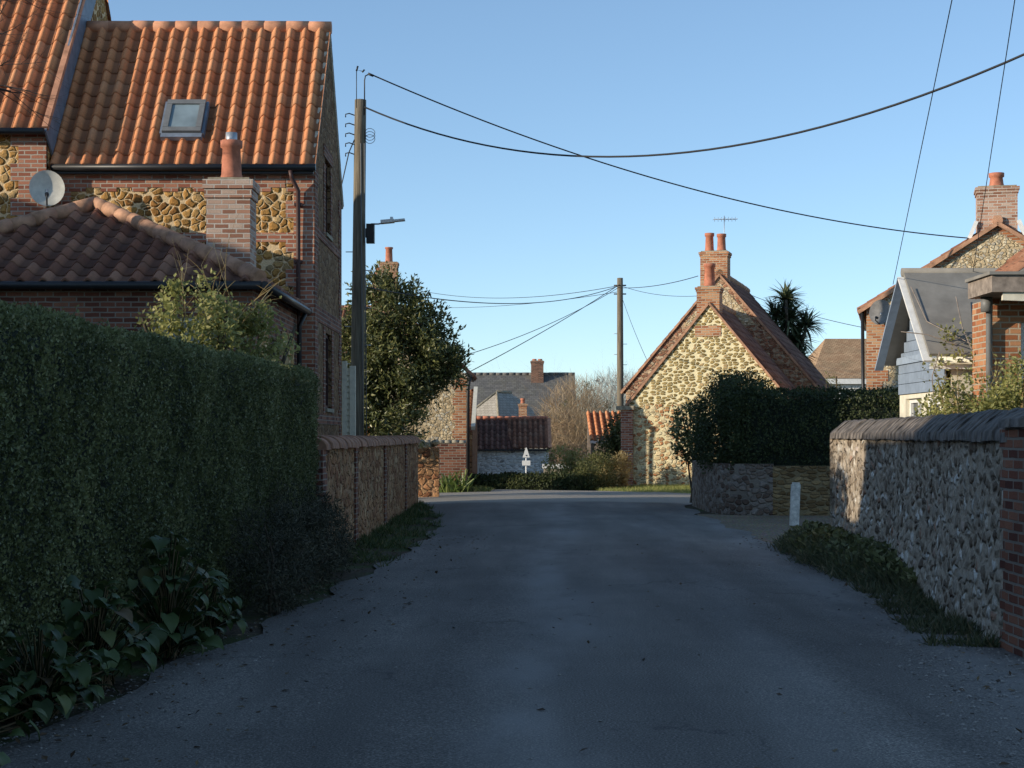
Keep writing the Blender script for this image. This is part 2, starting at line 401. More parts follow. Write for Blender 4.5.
M['twig_grey'] = m_leaf('bare_grey_twig', [(0, (.3, .27, .24)), (.5, (.46, .42, .38)), (1, (.6, .56, .5))], .1, .8)
M['twig_dark'] = m_plain('dark_twig', (.06, .05, .045), .9, .3)
M['shrub'] = m_leaf('olive_shrub_leaf', [(0, (.06, .075, .025)), (.5, (.13, .14, .045)), (1, (.24, .21, .08))], .25, .6)
M['palm'] = m_leaf('sword_leaf', [(0, (.04, .06, .035)), (.5, (.1, .13, .065)), (1, (.24, .26, .14))], .25, .4)
M['strap'] = m_leaf('strap_leaf', [(0, (.08, .14, .03)), (.5, (.16, .22, .05)), (1, (.26, .3, .1))], .3, .45)
M['deadleaf'] = m_leaf('dead_leaf', [(0, (.05, .03, .02)), (.5, (.11, .065, .035)), (1, (.2, .14, .08))], .1, .8)
M['sign_white'] = m_plain('white_sign_face', (.8, .8, .78), .5, .04)
M['sign_red'] = m_plain('red_sign_border', (.5, .05, .04), .5, .05)

# ground surfaces
g = G('worn_asphalt', .86, .25); o = g.obj()
st = g.vmul(o, (1.1, .16, 1.))
n1 = g.noise(st, 1.1, 5, .55); n2 = g.noise(o, .55, 5); n3 = g.noise(o, 75., 4, .75); n4 = g.noise(o, 34., 4, .7)
c = g.ramp(n1, [(.3, (.125, .11, .098)), (.5, (.17, .15, .132)), (.7, (.235, .21, .185))])
c = g.mix(.6, c, g.ramp(n2, [(.3, (.65, .65, .66)), (.7, (1.15, 1.15, 1.13))]), 'MULTIPLY')
c = g.mix(.75, c, g.ramp(n3, [(.34, (.2, .2, .21)), (.5, (.9, .9, .9)), (.6, (1.9, 1.87, 1.82)), (.7, (3.4, 3.3, 3.2))]), 'MULTIPLY')
sx = g.n('ShaderNodeSeparateXYZ', ins={0: o})
wx = g.math('ADD', sx.outputs[0], g.math('MULTIPLY', g.math('SUBTRACT', g.noise(g.vmul(o, (.3, .12, 1.)), 1.3, 3), .5), 1.6))
wy = g.math('SUBTRACT', wx, g.math('MULTIPLY', sx.outputs[1], .035))
trk = g.math('ADD', g.math('POWER', 2.718, g.math('MULTIPLY', g.math('POWER', g.math('SUBTRACT', wy, -.15), 2.), -9.)), g.math('ADD', g.math('POWER', 2.718, g.math('MULTIPLY', g.math('POWER', g.math('SUBTRACT', wy, 2.75), 2.), -8.)), g.math('MULTIPLY', g.math('POWER', 2.718, g.math('MULTIPLY', g.math('POWER', g.math('SUBTRACT', wy, 1.4), 2.), -16.)), .4)))
trk = g.math('MULTIPLY', trk, g.rampf(g.noise(g.vmul(o, (.8, .3, 1.)), 1.5, 4), .3, .62))
c = g.mix(g.math('MULTIPLY', trk, .75), c, (.29, .27, .25))
# fine cracks and old patches
ck = g.n('ShaderNodeTexVoronoi', feature='DISTANCE_TO_EDGE', ins={'Vector': g.vadd(g.vmul(o, (.5, .28, 1.)), g.vscale(g.n('ShaderNodeTexNoise', ins={'Vector': o, 'Scale': 2.2, 'Detail': 5.}).outputs['Color'], .35)), 'Scale': 1.1})
ckm = g.math('MULTIPLY', g.rampf(ck.outputs['Distance'], .012, .004), g.rampf(g.noise(o, .35, 2), .52, .6))
c = g.mix(g.math('MULTIPLY', ckm, .35), c, (.015, .015, .016))
en_ = g.math('MULTIPLY', g.math('SUBTRACT', g.noise(o, 1.6, 5), .5), 1.1)
er = g.rampf(g.math('ADD', g.math('SUBTRACT', sx.outputs[0], g.math('MULTIPLY', sx.outputs[1], .115)), en_), 1.85, 2.5)
el = g.rampf(g.math('ADD', g.math('SUBTRACT', g.math('MULTIPLY', sx.outputs[1], .055), sx.outputs[0]), en_), 2.55, 3.05)
ed = g.math('MAXIMUM', er, el)
gv = g.n('ShaderNodeTexVoronoi', ins={'Vector': o, 'Scale': 38.})
gc = g.mix(.55, g.ramp(gv.outputs['Distance'], [(0, (.34, .3, .26)), (.45, (.16, .14, .12)), (.8, (.05, .043, .038))]), g.ramp(n4, [(.35, (.06, .05, .042)), (.65, (.24, .21, .18))]))
c = g.mix(g.math('MULTIPLY', ed, .85), c, gc)
far_sunlit = g.rampf(g.math('ADD', sx.outputs[1], g.math('MULTIPLY', g.noise(o, .7, 4), 2.4)), 37.9, 39.)
c = g.mix(g.math('MULTIPLY', far_sunlit, .9), c, g.ramp(n4, [(.3, (.26, .23, .19)), (.7, (.42, .38, .32))]))  # far road painted paler to strengthen the sunlit strip
g.color(c); g.bump(g.math('ADD', g.math('ADD', n3, g.math('MULTIPLY', n4, .6)), g.math('MULTIPLY', g.math('MULTIPLY', gv.outputs['Distance'], ed), -1.6)), .7, .014); M['asphalt'] = g.m

g = G('verge_soil', .95, .15); o = g.obj(); n1 = g.noise(o, .8, 5); n2 = g.noise(o, 16., 5); n3 = g.noise(o, 70., 3)
c = g.ramp(n2, [(.3, (.045, .034, .024)), (.7, (.12, .09, .06))])
c = g.mix(g.rampf(n1, .45, .62), c, g.ramp(n3, [(.3, (.03, .045, .015)), (.7, (.09, .12, .035))]))
g.color(c); g.bump(n2, .7, .04); M['soil'] = g.m

g = G('tan_gravel', .95, .2); o = g.obj(); va = g.n('ShaderNodeTexVoronoi', ins={'Vector': o, 'Scale': 32.}); n1 = g.noise(o, .9, 5)
c = g.ramp(va.outputs['Distance'], [(0, (.36, .27, .18)), (.6, (.2, .15, .1)), (1, (.06, .045, .03))])
c = g.mix(.5, c, va.outputs['Color'], 'SOFT_LIGHT'); c = g.mix(g.math('MULTIPLY', g.rampf(n1, .4, .7), .5), c, (.1, .08, .055))
g.color(c); g.bump(va.outputs['Distance'], -.8, .02); M['gravel'] = g.m
M['pebble'] = m_plain('grey_pebble', (.24, .215, .19), .9, .6, 30.)

# ------------------------------------------------------------ shape helpers
DIAMOND = ([(0, 0, 0), (.3, .45, .07), (0, 1, 0), (-.3, .45, .07)], [(0, 1, 2, 3)])
LANCE = ([(0, 0, 0), (.19, .42, .05), (0, 1, 0), (-.19, .42, .05)], [(0, 1, 2, 3)])
NARROW = ([(0, 0, 0), (.13, .4, .03), (0, 1, 0), (-.13, .4, .03)], [(0, 1, 2, 3)])
BLADE = ([(-.05, 0, 0), (.05, 0, 0), (.035, .55, .05), (0, 1, .22), (-.035, .55, .05)], [(0, 1, 2, 4), (4, 2, 3, 3)])
BLADE = ([(-.05, 0, 0), (.05, 0, 0), (.03, .6, .06), (-.03, .6, .06), (.004, 1, .22), (-.004, 1, .22)], [(0, 1, 2, 3), (3, 2, 4, 5)])
TWIG = ([(-.012, 0, 0), (.012, 0, 0), (.004, 1, .05), (-.004, 1, .05)], [(0, 1, 2, 3)])
bv = []; bf = []
for j, (yy, ww, zz) in enumerate([(0, .06, 0), (.06, .3, .06), (.25, .44, .12), (.5, .4, .12), (.75, .25, .02), (.93, .09, -.14), (1., .015, -.24)]):
    bv += [(-ww, yy - (.12 if j == 1 else 0), zz), (-ww * .5, yy, zz + .035 - .05), (0, yy, zz - .06), (ww * .5, yy, zz + .035 - .05), (ww, yy - (.12 if j == 1 else 0), zz)]
for j in range(6):
    for i in range(4):
        a = j * 5 + i; bf.append((a, a + 1, a + 6, a + 5))
BROAD = (bv, bf)

def unit(n):
    v = rng.normal(size=(n, 3)); return v / np.linalg.norm(v, axis=1, keepdims=True)

def swell(P, k=1.0, seed=0):
    x, y, z = P[:, 0] * k, P[:, 1] * k, P[:, 2] * k
    return (np.sin(1.7 * x + 2.3 * y + seed) * np.sin(2.9 * z + 1.3 * x + seed * 2) + .5 * np.sin(4.1 * y - 3.3 * z + 2.2 * x + seed) + .35 * np.sin(7.3 * x + 6.1 * y + 5.7 * z + seed)) / 1.85

def clump_leaves(mb, blobs, n, size, tmpl=DIAMOND, mi=0, spread=.22, up=.3, ncl=None, inner=.35, var=.35):
    """leaves gathered in small clumps on and inside a set of ellipsoids (centre, radii)"""
    vol = np.array([b[1][0] * b[1][1] + b[1][1] * b[1][2] + b[1][0] * b[1][2] for b in blobs]); vol = vol / vol.sum()
    for (c, r), w in zip(blobs, vol):
        m = max(8, int(n * w)); k = max(6, int((ncl or n / 60) * w))
        u = unit(k); rr = 1 - inner * rng.random(k) ** 1.5
        cc = np.array(c) + u * np.array(r) * rr[:, None]
        idx = rng.integers(0, k, m)
        off = rng.normal(size=(m, 3)) * spread
        P = cc[idx] + off
        Nn = u[idx] * .7 + unit(m) * .7 + np.array([0, 0, up])
        D = np.cross(Nn, unit(m)) + u[idx] * .4 + np.array([0, 0, .15])
        S = size * (1 - var + 2 * var * rng.random(m))
        rnd = np.clip(rng.random(k)[idx] * .55 + rng.random(m) * .45, 0, 1)
        mb.scatter(*tmpl, P, D, Nn, S, mi, rnd)

def branchy(mb, p, d, L, r, depth, spread=.6, n=5, gravity=.0, kids=3, ends=None):
    pts = [Vector(p)]; rad = [r]; d = Vector(d).normalized(); k = 4
    for i in range(k):
        d = (d + Vector((random.gauss(0, .12), random.gauss(0, .12), random.gauss(0, .12) + gravity))).normalized()
        pts.append(pts[-1] + d * L / k); rad.append(r * (1 - .6 * (i + 1) / k))
    mb.tube(pts, rad, n, cap=False)
    if ends is not None and depth <= 1: ends.extend([tuple(q) for q in pts[1:]])
    if depth <= 0: return
    for c in range(kids):
        i = random.randint(1, k); q = Vector((random.gauss(0, 1), random.gauss(0, 1), random.gauss(0, .7))).normalized()
        branchy(mb, pts[i], (d + q * spread), L * random.uniform(.5, .75), rad[i] * .75, depth - 1, spread, max(3, n - 1), gravity, kids, ends)

def pantile_mesh(name, mat, parent, o, U, V, nu, nv, tw=.27, th=.31, clips=(), amp=.085, local=False, jit=.006, seg=10):
    """courses of S-shaped clay tiles on a slope: U along the eave, V up the slope"""
    Nn = U.cross(V); mb = MB(); rnd = random.Random(hash(name) % 1000 + nu)
    for r in range(nv):
        low = []; top = []; lip = []
        for c in range(nu):
            j = rnd.uniform(-jit, jit); jv = rnd.uniform(-.012, .012)
            for i in range(seg + 1):
                u = i / seg
                q_ = (u - .3) / .3
                h = amp * (math.cos(math.pi / 2 * q_) ** 1.3 if abs(q_) < 1 else -.12 * math.sin(math.pi * (u - .6) / .4))
                p = o + U * ((c + u) * tw)
                a = mb.vert(p + V * (r * th - .045 + jv) + Nn * (h + .022 + j)); b = mb.vert(p + V * ((r + 1) * th) + Nn * (h + .004 + j))
                l_ = mb.vert(p + V * (r * th - .045 + jv) + Nn * (h - .012 + j))
                low.append((a, c + u)); top.append(b); lip.append(l_)
        k = seg + 1
        for c in range(nu):
            for i in range(seg):
                q = c * k + i; u0 = c + i / seg * .98 + .01; u1 = c + (i + 1) / seg * .98 + .01
                mb.facei((low[q][0], low[q + 1][0], top[q + 1], top[q]), [(u0, r + .02), (u1, r + .02), (u1, r + .98), (u0, r + .98)], True)
                mb.facei((lip[q], lip[q + 1], low[q + 1][0], low[q][0]), [(u0, r + .01), (u1, r + .01), (u1, r + .02), (u0, r + .02)], False)
    ob = mb.build(name, mat, parent, local=local)
    if clips:
        Mi = Matrix() if local else ROOT[root_of(parent)].inverted()
        bm = bmesh.new(); bm.from_mesh(ob.data)
        for (pc, pn) in clips:
            bmesh.ops.bisect_plane(bm, geom=bm.verts[:] + bm.edges[:] + bm.faces[:], plane_co=Mi @ Vector(pc), plane_no=Mi.to_3x3() @ Vector(pn), clear_outer=True)
        bm.to_mesh(ob.data); bm.free()
    return ob

def ridge_tiles(mb, a, b, r=.13, seg=.45):
    a = Vector(a); b = Vector(b); L = (b - a).length; n = max(1, round(L / seg)); t = (b - a) / n
    for i in range(n):
        p = a + t * i; j = Vector((0, 0, random.uniform(-.008, .008)))
        mb.tube([p + j, p + t * 1.01 + j], [r * 1.015, r * .99], 12)

def quoin(mb, o, U, V, N, h, wide=.46, narrow=.3, step=.3, proud=.014):
    k = 0; z = 0
    while z < h - .01:
        e = min(step, h - z); w = wide if k % 2 == 0 else narrow
        mb.obox(o, U, V, N, 0, w, z, z + e, -.05, proud); z += e; k += 1

def add_chimney(parent, cx, cy, w, d, z0, z1, pots, mat, local=False, cap=.16, potmat=None):
    mb = MB(); mb.box(cx - w / 2, cx + w / 2, cy - d / 2, cy + d / 2, z0, z1 - cap)
    mb.box(cx - w / 2 - .025, cx + w / 2 + .025, cy - d / 2 - .025, cy + d / 2 + .025, z1 - cap, z1 - cap * .5)
    mb.box(cx - w / 2 - .05, cx + w / 2 + .05, cy - d / 2 - .05, cy + d / 2 + .05, z1 - cap * .5, z1)
    mb.m = 1
    mb.box(cx - w / 2 + .02, cx + w / 2 - .02, cy - d / 2 + .02, cy + d / 2 - .02, z1, z1 + .04)
    ch = mb.build('chimney', [mat, M['stonecap']], parent, local=local)
    for (dx, dy, h, r) in pots:
        p = MB(); p.lathe((cx + dx, cy + dy, z1 + .03), [(r * 1.12, 0), (r * 1.08, .06), (r, .1), (r * .88, h - .12), (r * 1.08, h - .1), (r * 1.1, h), (r * .8, h), (r * .78, h - .2)], 14)
        p.build('chimney_pot', potmat or M['pot'], ch, local=local)
    return ch

def add_window(parent, o, U, V, w, h, nx=2, ny=2, mat=None, fr=.06, glass=None, recess=.09, sill=True, local=False):
    """o: lower left of the opening on the wall face"""
    N = U.cross(V); mat = mat or M['white']; mb = MB()
    b = o - N * recess
    for (u0, u1, v0, v1) in ((0, fr, 0, h), (w - fr, w, 0, h), (fr, w - fr, 0, fr), (fr, w - fr, h - fr, h)):
        mb.obox(b, U, V, N, u0, u1, v0, v1, -.04, .03)
    for i in range(1, nx): mb.obox(b, U, V, N, w * i / nx - .018, w * i / nx + .018, fr, h - fr, -.03, .022)
    for i in range(1, ny):
        for k in range(nx):
            x0 = fr if k == 0 else w * k / nx + .018; x1 = w - fr if k == nx - 1 else w * (k + 1) / nx - .018
            mb.obox(b, U, V, N, x0, x1, h * i / ny - .015, h * i / ny + .015, -.03, .02)
    win = mb.build('window', mat, parent, local=local)
    p = MB(); p.face([b + U * fr + V * fr - N * .01, b + U * (w - fr) + V * fr - N * .01, b + U * (w - fr) + V * (h - fr) - N * .01, b + U * fr + V * (h - fr) - N * .01])
    p.build('pane', glass or M['glass'], win, local=local)
    if sill:
        s_ = MB(); s_.obox(o, U, V, N, -.06, w + .06, -.07, -.004, -recess, .05); s_.build('sill', M['stonecap'], win, local=local)
    return win

def coping(mb, pts, hw, h, z, seg=.115, n=10, saddle=False, rough=0.):
    """brick-on-edge saddle coping along a polyline of (x, y) points"""
    P = [Vector((p[0], p[1], 0)) for p in pts]
    for a, b in zip(P[:-1], P[1:]):
        L = (b - a).length; k = max(1, round(L / seg)); t = (b - a) / L; s_ = Vector((-t.y, t.x, 0))
        for i in range(k):
            f = 1 + random.uniform(-.03, .03); dz = random.uniform(-.008, .008); sh = random.uniform(-.008, .008)
            ring0 = []; ring1 = []
            for q in range(n + 1):
                an = math.pi * q / n
                off = s_ * (math.cos(an) * hw * f + sh) + Vector((0, 0, z + dz + ((math.sin(an) ** .8) if not saddle else .26 * min(1, math.sin(an) * 5) + .74 * (1 - abs(math.cos(an)) ** 1.25)) * h * f))
                j_ = Vector((random.uniform(-1, 1), random.uniform(-1, 1), random.uniform(-1, 1))) * rough; j2 = Vector((random.uniform(-1, 1), random.uniform(-1, 1), random.uniform(-1, 1))) * rough
                ring0.append(mb.vert(a + t * (L * i / k) + off + j_)); ring1.append(mb.vert(a + t * (L * (i + 1) / k - .006) + off + j2))
            for q in range(n):
                mb.facei((ring0[q], ring0[q + 1], ring1[q + 1], ring1[q]), None, True)
            mb.facei(ring0[::-1], None, False); mb.facei(ring1, None, False)

def gutter(mb, a, b, r=.06):
    a = Vector(a); b = Vector(b); mb.tube([a, b], r, 8)

# =========================================================== light, sky, camera
SUN_AZ, SUN_EL = R(67), R(14)     # sun behind the viewpoint, well round to the left
sun_vec = Vector((-math.sin(SUN_AZ) * math.cos(SUN_EL), -math.cos(SUN_AZ) * math.cos(SUN_EL), math.sin(SUN_EL)))
sd = bpy.data.lights.new('sun', 'SUN'); sd.energy = 5.0; sd.angle = R(.5); sd.color = (1., .89, .72)
so = bpy.data.objects.new('sun', sd); col.objects.link(so); so.rotation_euler = sun_vec.to_track_quat('Z', 'Y').to_euler()
w = bpy.data.worlds.new('World'); sc.world = w; w.use_nodes = True
nt = w.node_tree; bg = nt.nodes['Background']
sky = nt.nodes.new('ShaderNodeTexSky'); sky.sky_type = 'NISHITA'; sky.sun_disc = False
sky.sun_elevation = SUN_EL; sky.sun_rotation = math.atan2(sun_vec.x, sun_vec.y)
sky.air_density = .7; sky.dust_density = .15; sky.ozone_density = 2.; sky.altitude = 0
hs = nt.nodes.new('ShaderNodeHueSaturation'); hs.inputs['Saturation'].default_value = 1.0; hs.inputs['Value'].default_value = 1.0
gm = nt.nodes.new('ShaderNodeGamma'); gm.inputs[1].default_value = .8
nt.links.new(sky.outputs[0], hs.inputs['Color']); nt.links.new(hs.outputs[0], gm.inputs[0]); tn = nt.nodes.new('ShaderNodeMix'); tn.data_type = 'RGBA'; tn.blend_type = 'MULTIPLY'; tn.inputs[0].default_value = 1.; tn.inputs[7].default_value = (1.57, 1.75, 1.83, 1.)
nt.links.new(gm.outputs[0], tn.inputs[6]); nt.links.new(tn.outputs[2], bg.inputs[0]); bg.inputs[1].default_value = .15
cam = bpy.data.cameras.new('camera'); cam.sensor_width = 36; cam.lens = F / 1024 * 36; cam.shift_y = (HOR - 384) / 1024; cam.clip_end = 3000; cam.clip_start = .1
co = bpy.data.objects.new('camera', cam); col.objects.link(co); co.location = (0, 0, EYE); co.rotation_euler = (R(90), 0, 0); sc.camera = co
sc.view_settings.view_transform = 'Standard'; sc.view_settings.look = 'None'; sc.view_settings.exposure = 0; sc.view_settings.gamma = 1
sc.cycles.max_bounces = 6; sc.cycles.transparent_max_bounces = 4

# =========================================================== setting
def sstep(a, b, x):
    t = min(1, max(0, (x - a) / (b - a))); return t * t * (3 - 2 * t)
def gz(x, y):
    return -1.5 * sstep(43, 78, y) * (1 - sstep(2.2, 4.5, x)) - .9 * sstep(78, 140, y)
def on(x, y, dz=0.): return Vector((x, y, gz(x, y) + dz))

mb = MB()
xs = [-900, -300, -100, -40] + [-24 + 1.5 * i for i in range(33)] + [40, 100, 300, 900]
ys = [-200, -60, -20] + [-6 + 2. * i for i in range(54)] + [110, 130, 160, 250, 500, 1500]
for j in range(len(ys) - 1):
    for i in range(len(xs) - 1):
        mb.face([on(xs[i], ys[j], -.02), on(xs[i + 1], ys[j], -.02), on(xs[i + 1], ys[j + 1], -.02), on(xs[i], ys[j + 1], -.02)])
tag(mb.build('ground', M['soil']), kind='structure')

EDGE = [(-12, -2.75, 5.2), (4, -2.7, 4.6), (8.5, -2.55, 4.2), (12.5, -2.15, 4.0), (17, -1.8, 3.85), (22.3, -1.45, 3.85), (27, -1.3, 3.8), (32, -1.55, 3.78), (36.5, -2.1, 3.95), (39, -2.5, 4.6), (42.5, -2.4, 6.4), (44.5, -1.9, 5.2), (46, -1.3, 1.6), (49, -1.0, .2), (55, -1.0, .3), (70, -1.2, .4), (90, -1.2, .4)]
def edge(y):
    for a, b in zip(EDGE[:-1], EDGE[1:]):
        if a[0] <= y <= b[0]:
            t = (y - a[0]) / (b[0] - a[0]); return a[1] + (b[1] - a[1]) * t, a[2] + (b[2] - a[2]) * t
    return EDGE[-1][1], EDGE[-1][2]
mb = MB(); st = [-12 + .35 * i for i in range(288)]
rows = []
for y in st:
    a, b = edge(y); a += .09 * math.sin(y * 2.1) + random.uniform(-.05, .05); b += .1 * math.sin(y * 1.7 + 1) + random.uniform(-.06, .06)
    rows.append([mb.vert(on(a + (b - a) * k / 10, y, .004 + .05 * (1 - (2 * k / 10 - 1) ** 2))) for k in range(11)])
for r0, r1 in zip(rows[:-1], rows[1:]):
    for k in range(10): mb.facei((r0[k], r0[k + 1], r1[k + 1], r1[k]), None, True)
tag(mb.build('road', M['asphalt']), kind='structure')

mb = MB()
pts = [(3.5, 22.5), (4.6, 22.2), (7.5, 22.4), (8.2, 27), (8.0, 31.7), (4.6, 31.8), (3.75, 32.5), (3.5, 29), (3.55, 25.5)]
mb.face([Vector((x, y, .002)) for x, y in pts])
tag(mb.build('driveway', M['gravel']), kind='structure')
mb = MB(); mb.face([Vector((x, y, .003)) for x, y in [(4.0, 37.5), (5.2, 37.2), (7.5, 38.5), (7.8, 43.2), (5.6, 43.8), (4.4, 42.5)]])
tag(mb.build('lane', M['gravel']), kind='structure')

def blades(name, label, cat, pts_fn, n, hgt, mat, tm=BLADE, lean=.5, dead=0):
    P = pts_fn(n); n = len(P)
    D = np.stack([rng.normal(size=n) * lean, rng.normal(size=n) * lean, np.ones(n)], 1)
    mb = MB(); mb.scatter(*tm, P, D, unit(n), hgt * (.5 + rng.random(n)))
    o = mb.build(name, mat); return tag(o, label, cat, kind='stuff')

def left_verge(n):
    y = rng.uniform(19.3, 37, n); ex = np.array([edge(v)[0] for v in y])
    wl = -2.34 + (y - 19.7) * .012
    t = rng.random(n) ** 1.5; x = wl + .02 + (ex - wl + .12) * t
    keep = (np.sin(3.1 * x + 2.2 * y) + np.sin(5.3 * y - x * 4) > -.7 + t * 1.6)
    P = np.stack([x, y, np.zeros(n)], 1); return P[keep]
blades('verge_grass', 'rough green grass along the foot of the left stone wall', 'grass', left_verge, 12000, .1, M['grass'], BLADE, .8)
def bank(y):
    ex = np.interp(y, [15.6, 16.6, 17.6, 20, 22.4, 23.4], [4.1, 3.85, 3.66, 3.62, 3.78, 4.1]); wl = np.interp(y, [11.7, 15, 18.5, 22, 24], [3.66, 4.0, 4.3, 4.4, 4.3]); return ex, wl
def bank_z(y, t): return .24 * np.sin(np.pi * np.clip(t * .75, 0, 1)) ** .8 * np.clip((y - 15.8) / 1.6, 0, 1) * np.clip((23.4 - y) / .9, 0, 1)
mb = MB()
def bk(u, v):
    y = 15.6 + 7.8 * u; e, w_ = bank(y); return Vector((float(e + (w_ + .1 - e) * v), y, float(bank_z(y, v)) - .03 + .02 * math.sin(y * 9 + v * 7)))
mb.grid(bk, 60, 8); tag(mb.build('verge', M['soil'], None, True), kind='structure')
def right_verge(n):
    y = rng.uniform(15.6, 23.5, n); e, w_ = bank(y); t = rng.random(n) ** .9; x = e + (w_ - e) * t - .05
    keep = (np.sin(3.7 * x + 2.9 * y) + np.sin(4.3 * y - x * 4) + .8 * np.sin(9 * x + 7 * y) > -.9 - 1.2 * t) & (rng.random(n) < .35 + 1.2 * t)
    x = x + rng.normal(size=n) * .06
    P = np.stack([x, y, bank_z(y, t) - .02], 1)[keep]
    k = n // 6; y = rng.uniform(11.9, 16.8, k); w_ = np.interp(y, [11.7, 15, 18.5], [3.58, 3.92, 4.2]); x = w_ - .5 * rng.random(k) ** 1.6
    s_ = np.sin(9 * y) + np.sin(4.3 * y + 1) > -.3
    return np.concatenate([P, np.stack([x, y, np.zeros(k)], 1)[s_]])
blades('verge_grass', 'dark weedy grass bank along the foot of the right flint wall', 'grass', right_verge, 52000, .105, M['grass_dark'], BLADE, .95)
def bank_weeds(n):
    y = rng.uniform(16., 23., n); e, w_ = bank(y); t = rng.random(n); x = e + (w_ - e) * t
    return np.stack([x, y, bank_z(y, t)], 1)
Pb = bank_weeds(2600); mbw = MB(); Dw = unit(2600) * [.8, .8, .3] + [0, 0, .45]; mbw.scatter(*DIAMOND, Pb + rng.random((2600, 1)) * [0, 0, .14], Dw, unit(2600) + [0, 0, .8], .05 + .05 * rng.random(2600)); tag(mbw.build('verge_weeds', M['hedge']), 'small leafy weeds in the grass bank below the flint wall', 'weeds', kind='stuff')
def cottage_green(n):
    x = rng.uniform(2.5, 6.6, n); y = rng.uniform(42.6, 50.5, n)
    keep = (x > 2.3 + .25 * (46 - y)) & (y > 43.4 - .35 * (x - 4.) + .3 * np.sin(x * 5)) & (y < 50.6 - .29 * (x - 3.4))
    return np.stack([x, y, np.array([gz(a, b) for a, b in zip(x, y)])], 1)[keep]
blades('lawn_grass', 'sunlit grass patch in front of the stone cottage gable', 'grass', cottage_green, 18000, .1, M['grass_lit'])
def far_left_green(n):
    x = rng.uniform(-2.5, -.6, n); y = rng.uniform(43.6, 47.5, n); keep = y > 44.8 - .5 * (x + 2.)
    return np.stack([x, y, np.array([gz(a, b) for a, b in zip(x, y)])], 1)[keep]
blades('bank_grass', 'low green growth at the foot of the left brick outhouse', 'grass', far_left_green, 3000, .14, M['grass'])

# loose gravel and dead leaves
n = 9500
y = 6.2 + 11.5 * rng.random(n) ** 1.5; ex = np.interp(y, [6, 10, 15, 18], [2.55, 3.0, 3.65, 3.9])
x = ex - .35 + 1.5 * rng.random(n) ** 1.1 + rng.normal(size=n) * .15
sel = (x < np.interp(y, [6, 11.7, 15, 18.5], [4.6, 3.55, 3.8, 3.85])); x = x[sel]; y = y[sel]
x1 = rng.uniform(-2., 3.4, 420); y1 = 7 + 12 * rng.random(420)
x2 = np.array([edge(v)[0] for v in y[:1100]]) + rng.random(1100) ** 2 * .7 - .15
x = np.concatenate([x, x1, x2]); y = np.concatenate([y, y1, y[:1100]]); n = len(x)
oct_v = [(1, 0, 0), (-1, 0, 0), (0, 1, 0), (0, -1, 0), (0, 0, .7), (0, 0, -.7), (.6, .6, .35), (-.6, .6, .3), (.6, -.6, .3), (-.6, -.6, .35)]
oct_f = [(0, 6, 4), (6, 2, 4), (2, 7, 4), (7, 1, 4), (1, 9, 4), (9, 3, 4), (3, 8, 4), (8, 0, 4)]
mb = MB(); D = unit(n); D[:, 2] *= .2
zz = np.array([.004 + .05 * max(0, 1 - (2 * (a - edge(b)[0]) / (edge(b)[1] - edge(b)[0]) - 1) ** 2) if edge(b)[0] < a < edge(b)[1] else -.01 for a, b in zip(x, y)])
mb.scatter(oct_v, oct_f, np.stack([x, y, zz], 1), D, np.tile([0, 0, 1.], (n, 1)), .004 + .013 * rng.random(n) ** 2.4)
tag(mb.build('gravel', M['pebble']), 'loose grey gravel scattered on the right edge of the road', 'gravel', kind='stuff')
n = 1000; y = 7 + 18 * rng.random(n) ** 1.4
x = np.array([edge(v)[0] for v in y]) + rng.random(n) ** 2.2 * 1.3 - .15
x[560:880] = np.interp(y[560:880], [7, 10, 15, 20, 25], [2.8, 3.1, 3.75, 3.7, 3.6]) + rng.normal(size=320) * .22
x[880:] = rng.uniform(-1.5, 3.8, 120)
zz = np.array([.012 + .05 * max(0, 1 - (2 * (a - edge(b)[0]) / (edge(b)[1] - edge(b)[0]) - 1) ** 2) for a, b in zip(x, y)])
Nn = unit(n) * .35 + np.array([0, 0, 1.]); D = unit(n); D[:, 2] *= .3
mb = MB(); mb.scatter(*DIAMOND, np.stack([x, y, zz], 1), D, Nn, .025 + .04 * rng.random(n))
tag(mb.build('fallen_leaves', M['deadleaf']), 'scattered dead leaves along the left edge of the road', 'leaves', kind='stuff')

# =========================================================== left: clipped hedge
def hedge_x(y): return -2.9 + (y - 9) * .06
root = thing('clipped_hedge', 'long tall clipped dark green hedge beside the road on the left', 'hedge', (-3.4, 12, 0))
def hedge_pts(n, y0, y1):
    """surface points and normals of the clipped box: face, top, far end"""
    H = 2.36; T = 1.25
    t = rng.random(n); P = np.zeros((n, 3)); N = np.zeros((n, 3)); y = rng.uniform(y0, y1, n)
    per = H + T; s_ = rng.random(n) * per
    f = s_ < H
    rad = .1
    xf = -2.9 + (y - 9) * .06
    z = np.where(f, s_, H); x = np.where(f, xf + .05 - .05 * (s_ / H), xf - (s_ - H))
    N[:, 0] = np.where(f, 1., 0.); N[:, 2] = np.where(f, .05, 1.)
    # round the upper edge and the far corner
    ez = np.clip((z - (H - rad * 1.6)) / (rad * 1.6), 0, 1); ex = np.clip((x - (xf - rad * 1.6)) / (rad * 1.6), 0, 1)
    x = x - ez ** 2 * rad * f * 1.0; z = z - ex ** 2 * rad * (~f) * 1.0
    ey = np.clip((y - (19.25 - .5)) / .5, 0, 1)
    x = x - ey ** 2 * .35 * f; z = z - ey ** 2 * .12
    P = np.stack([x, y, z], 1)
    return P, N
mb = MB()
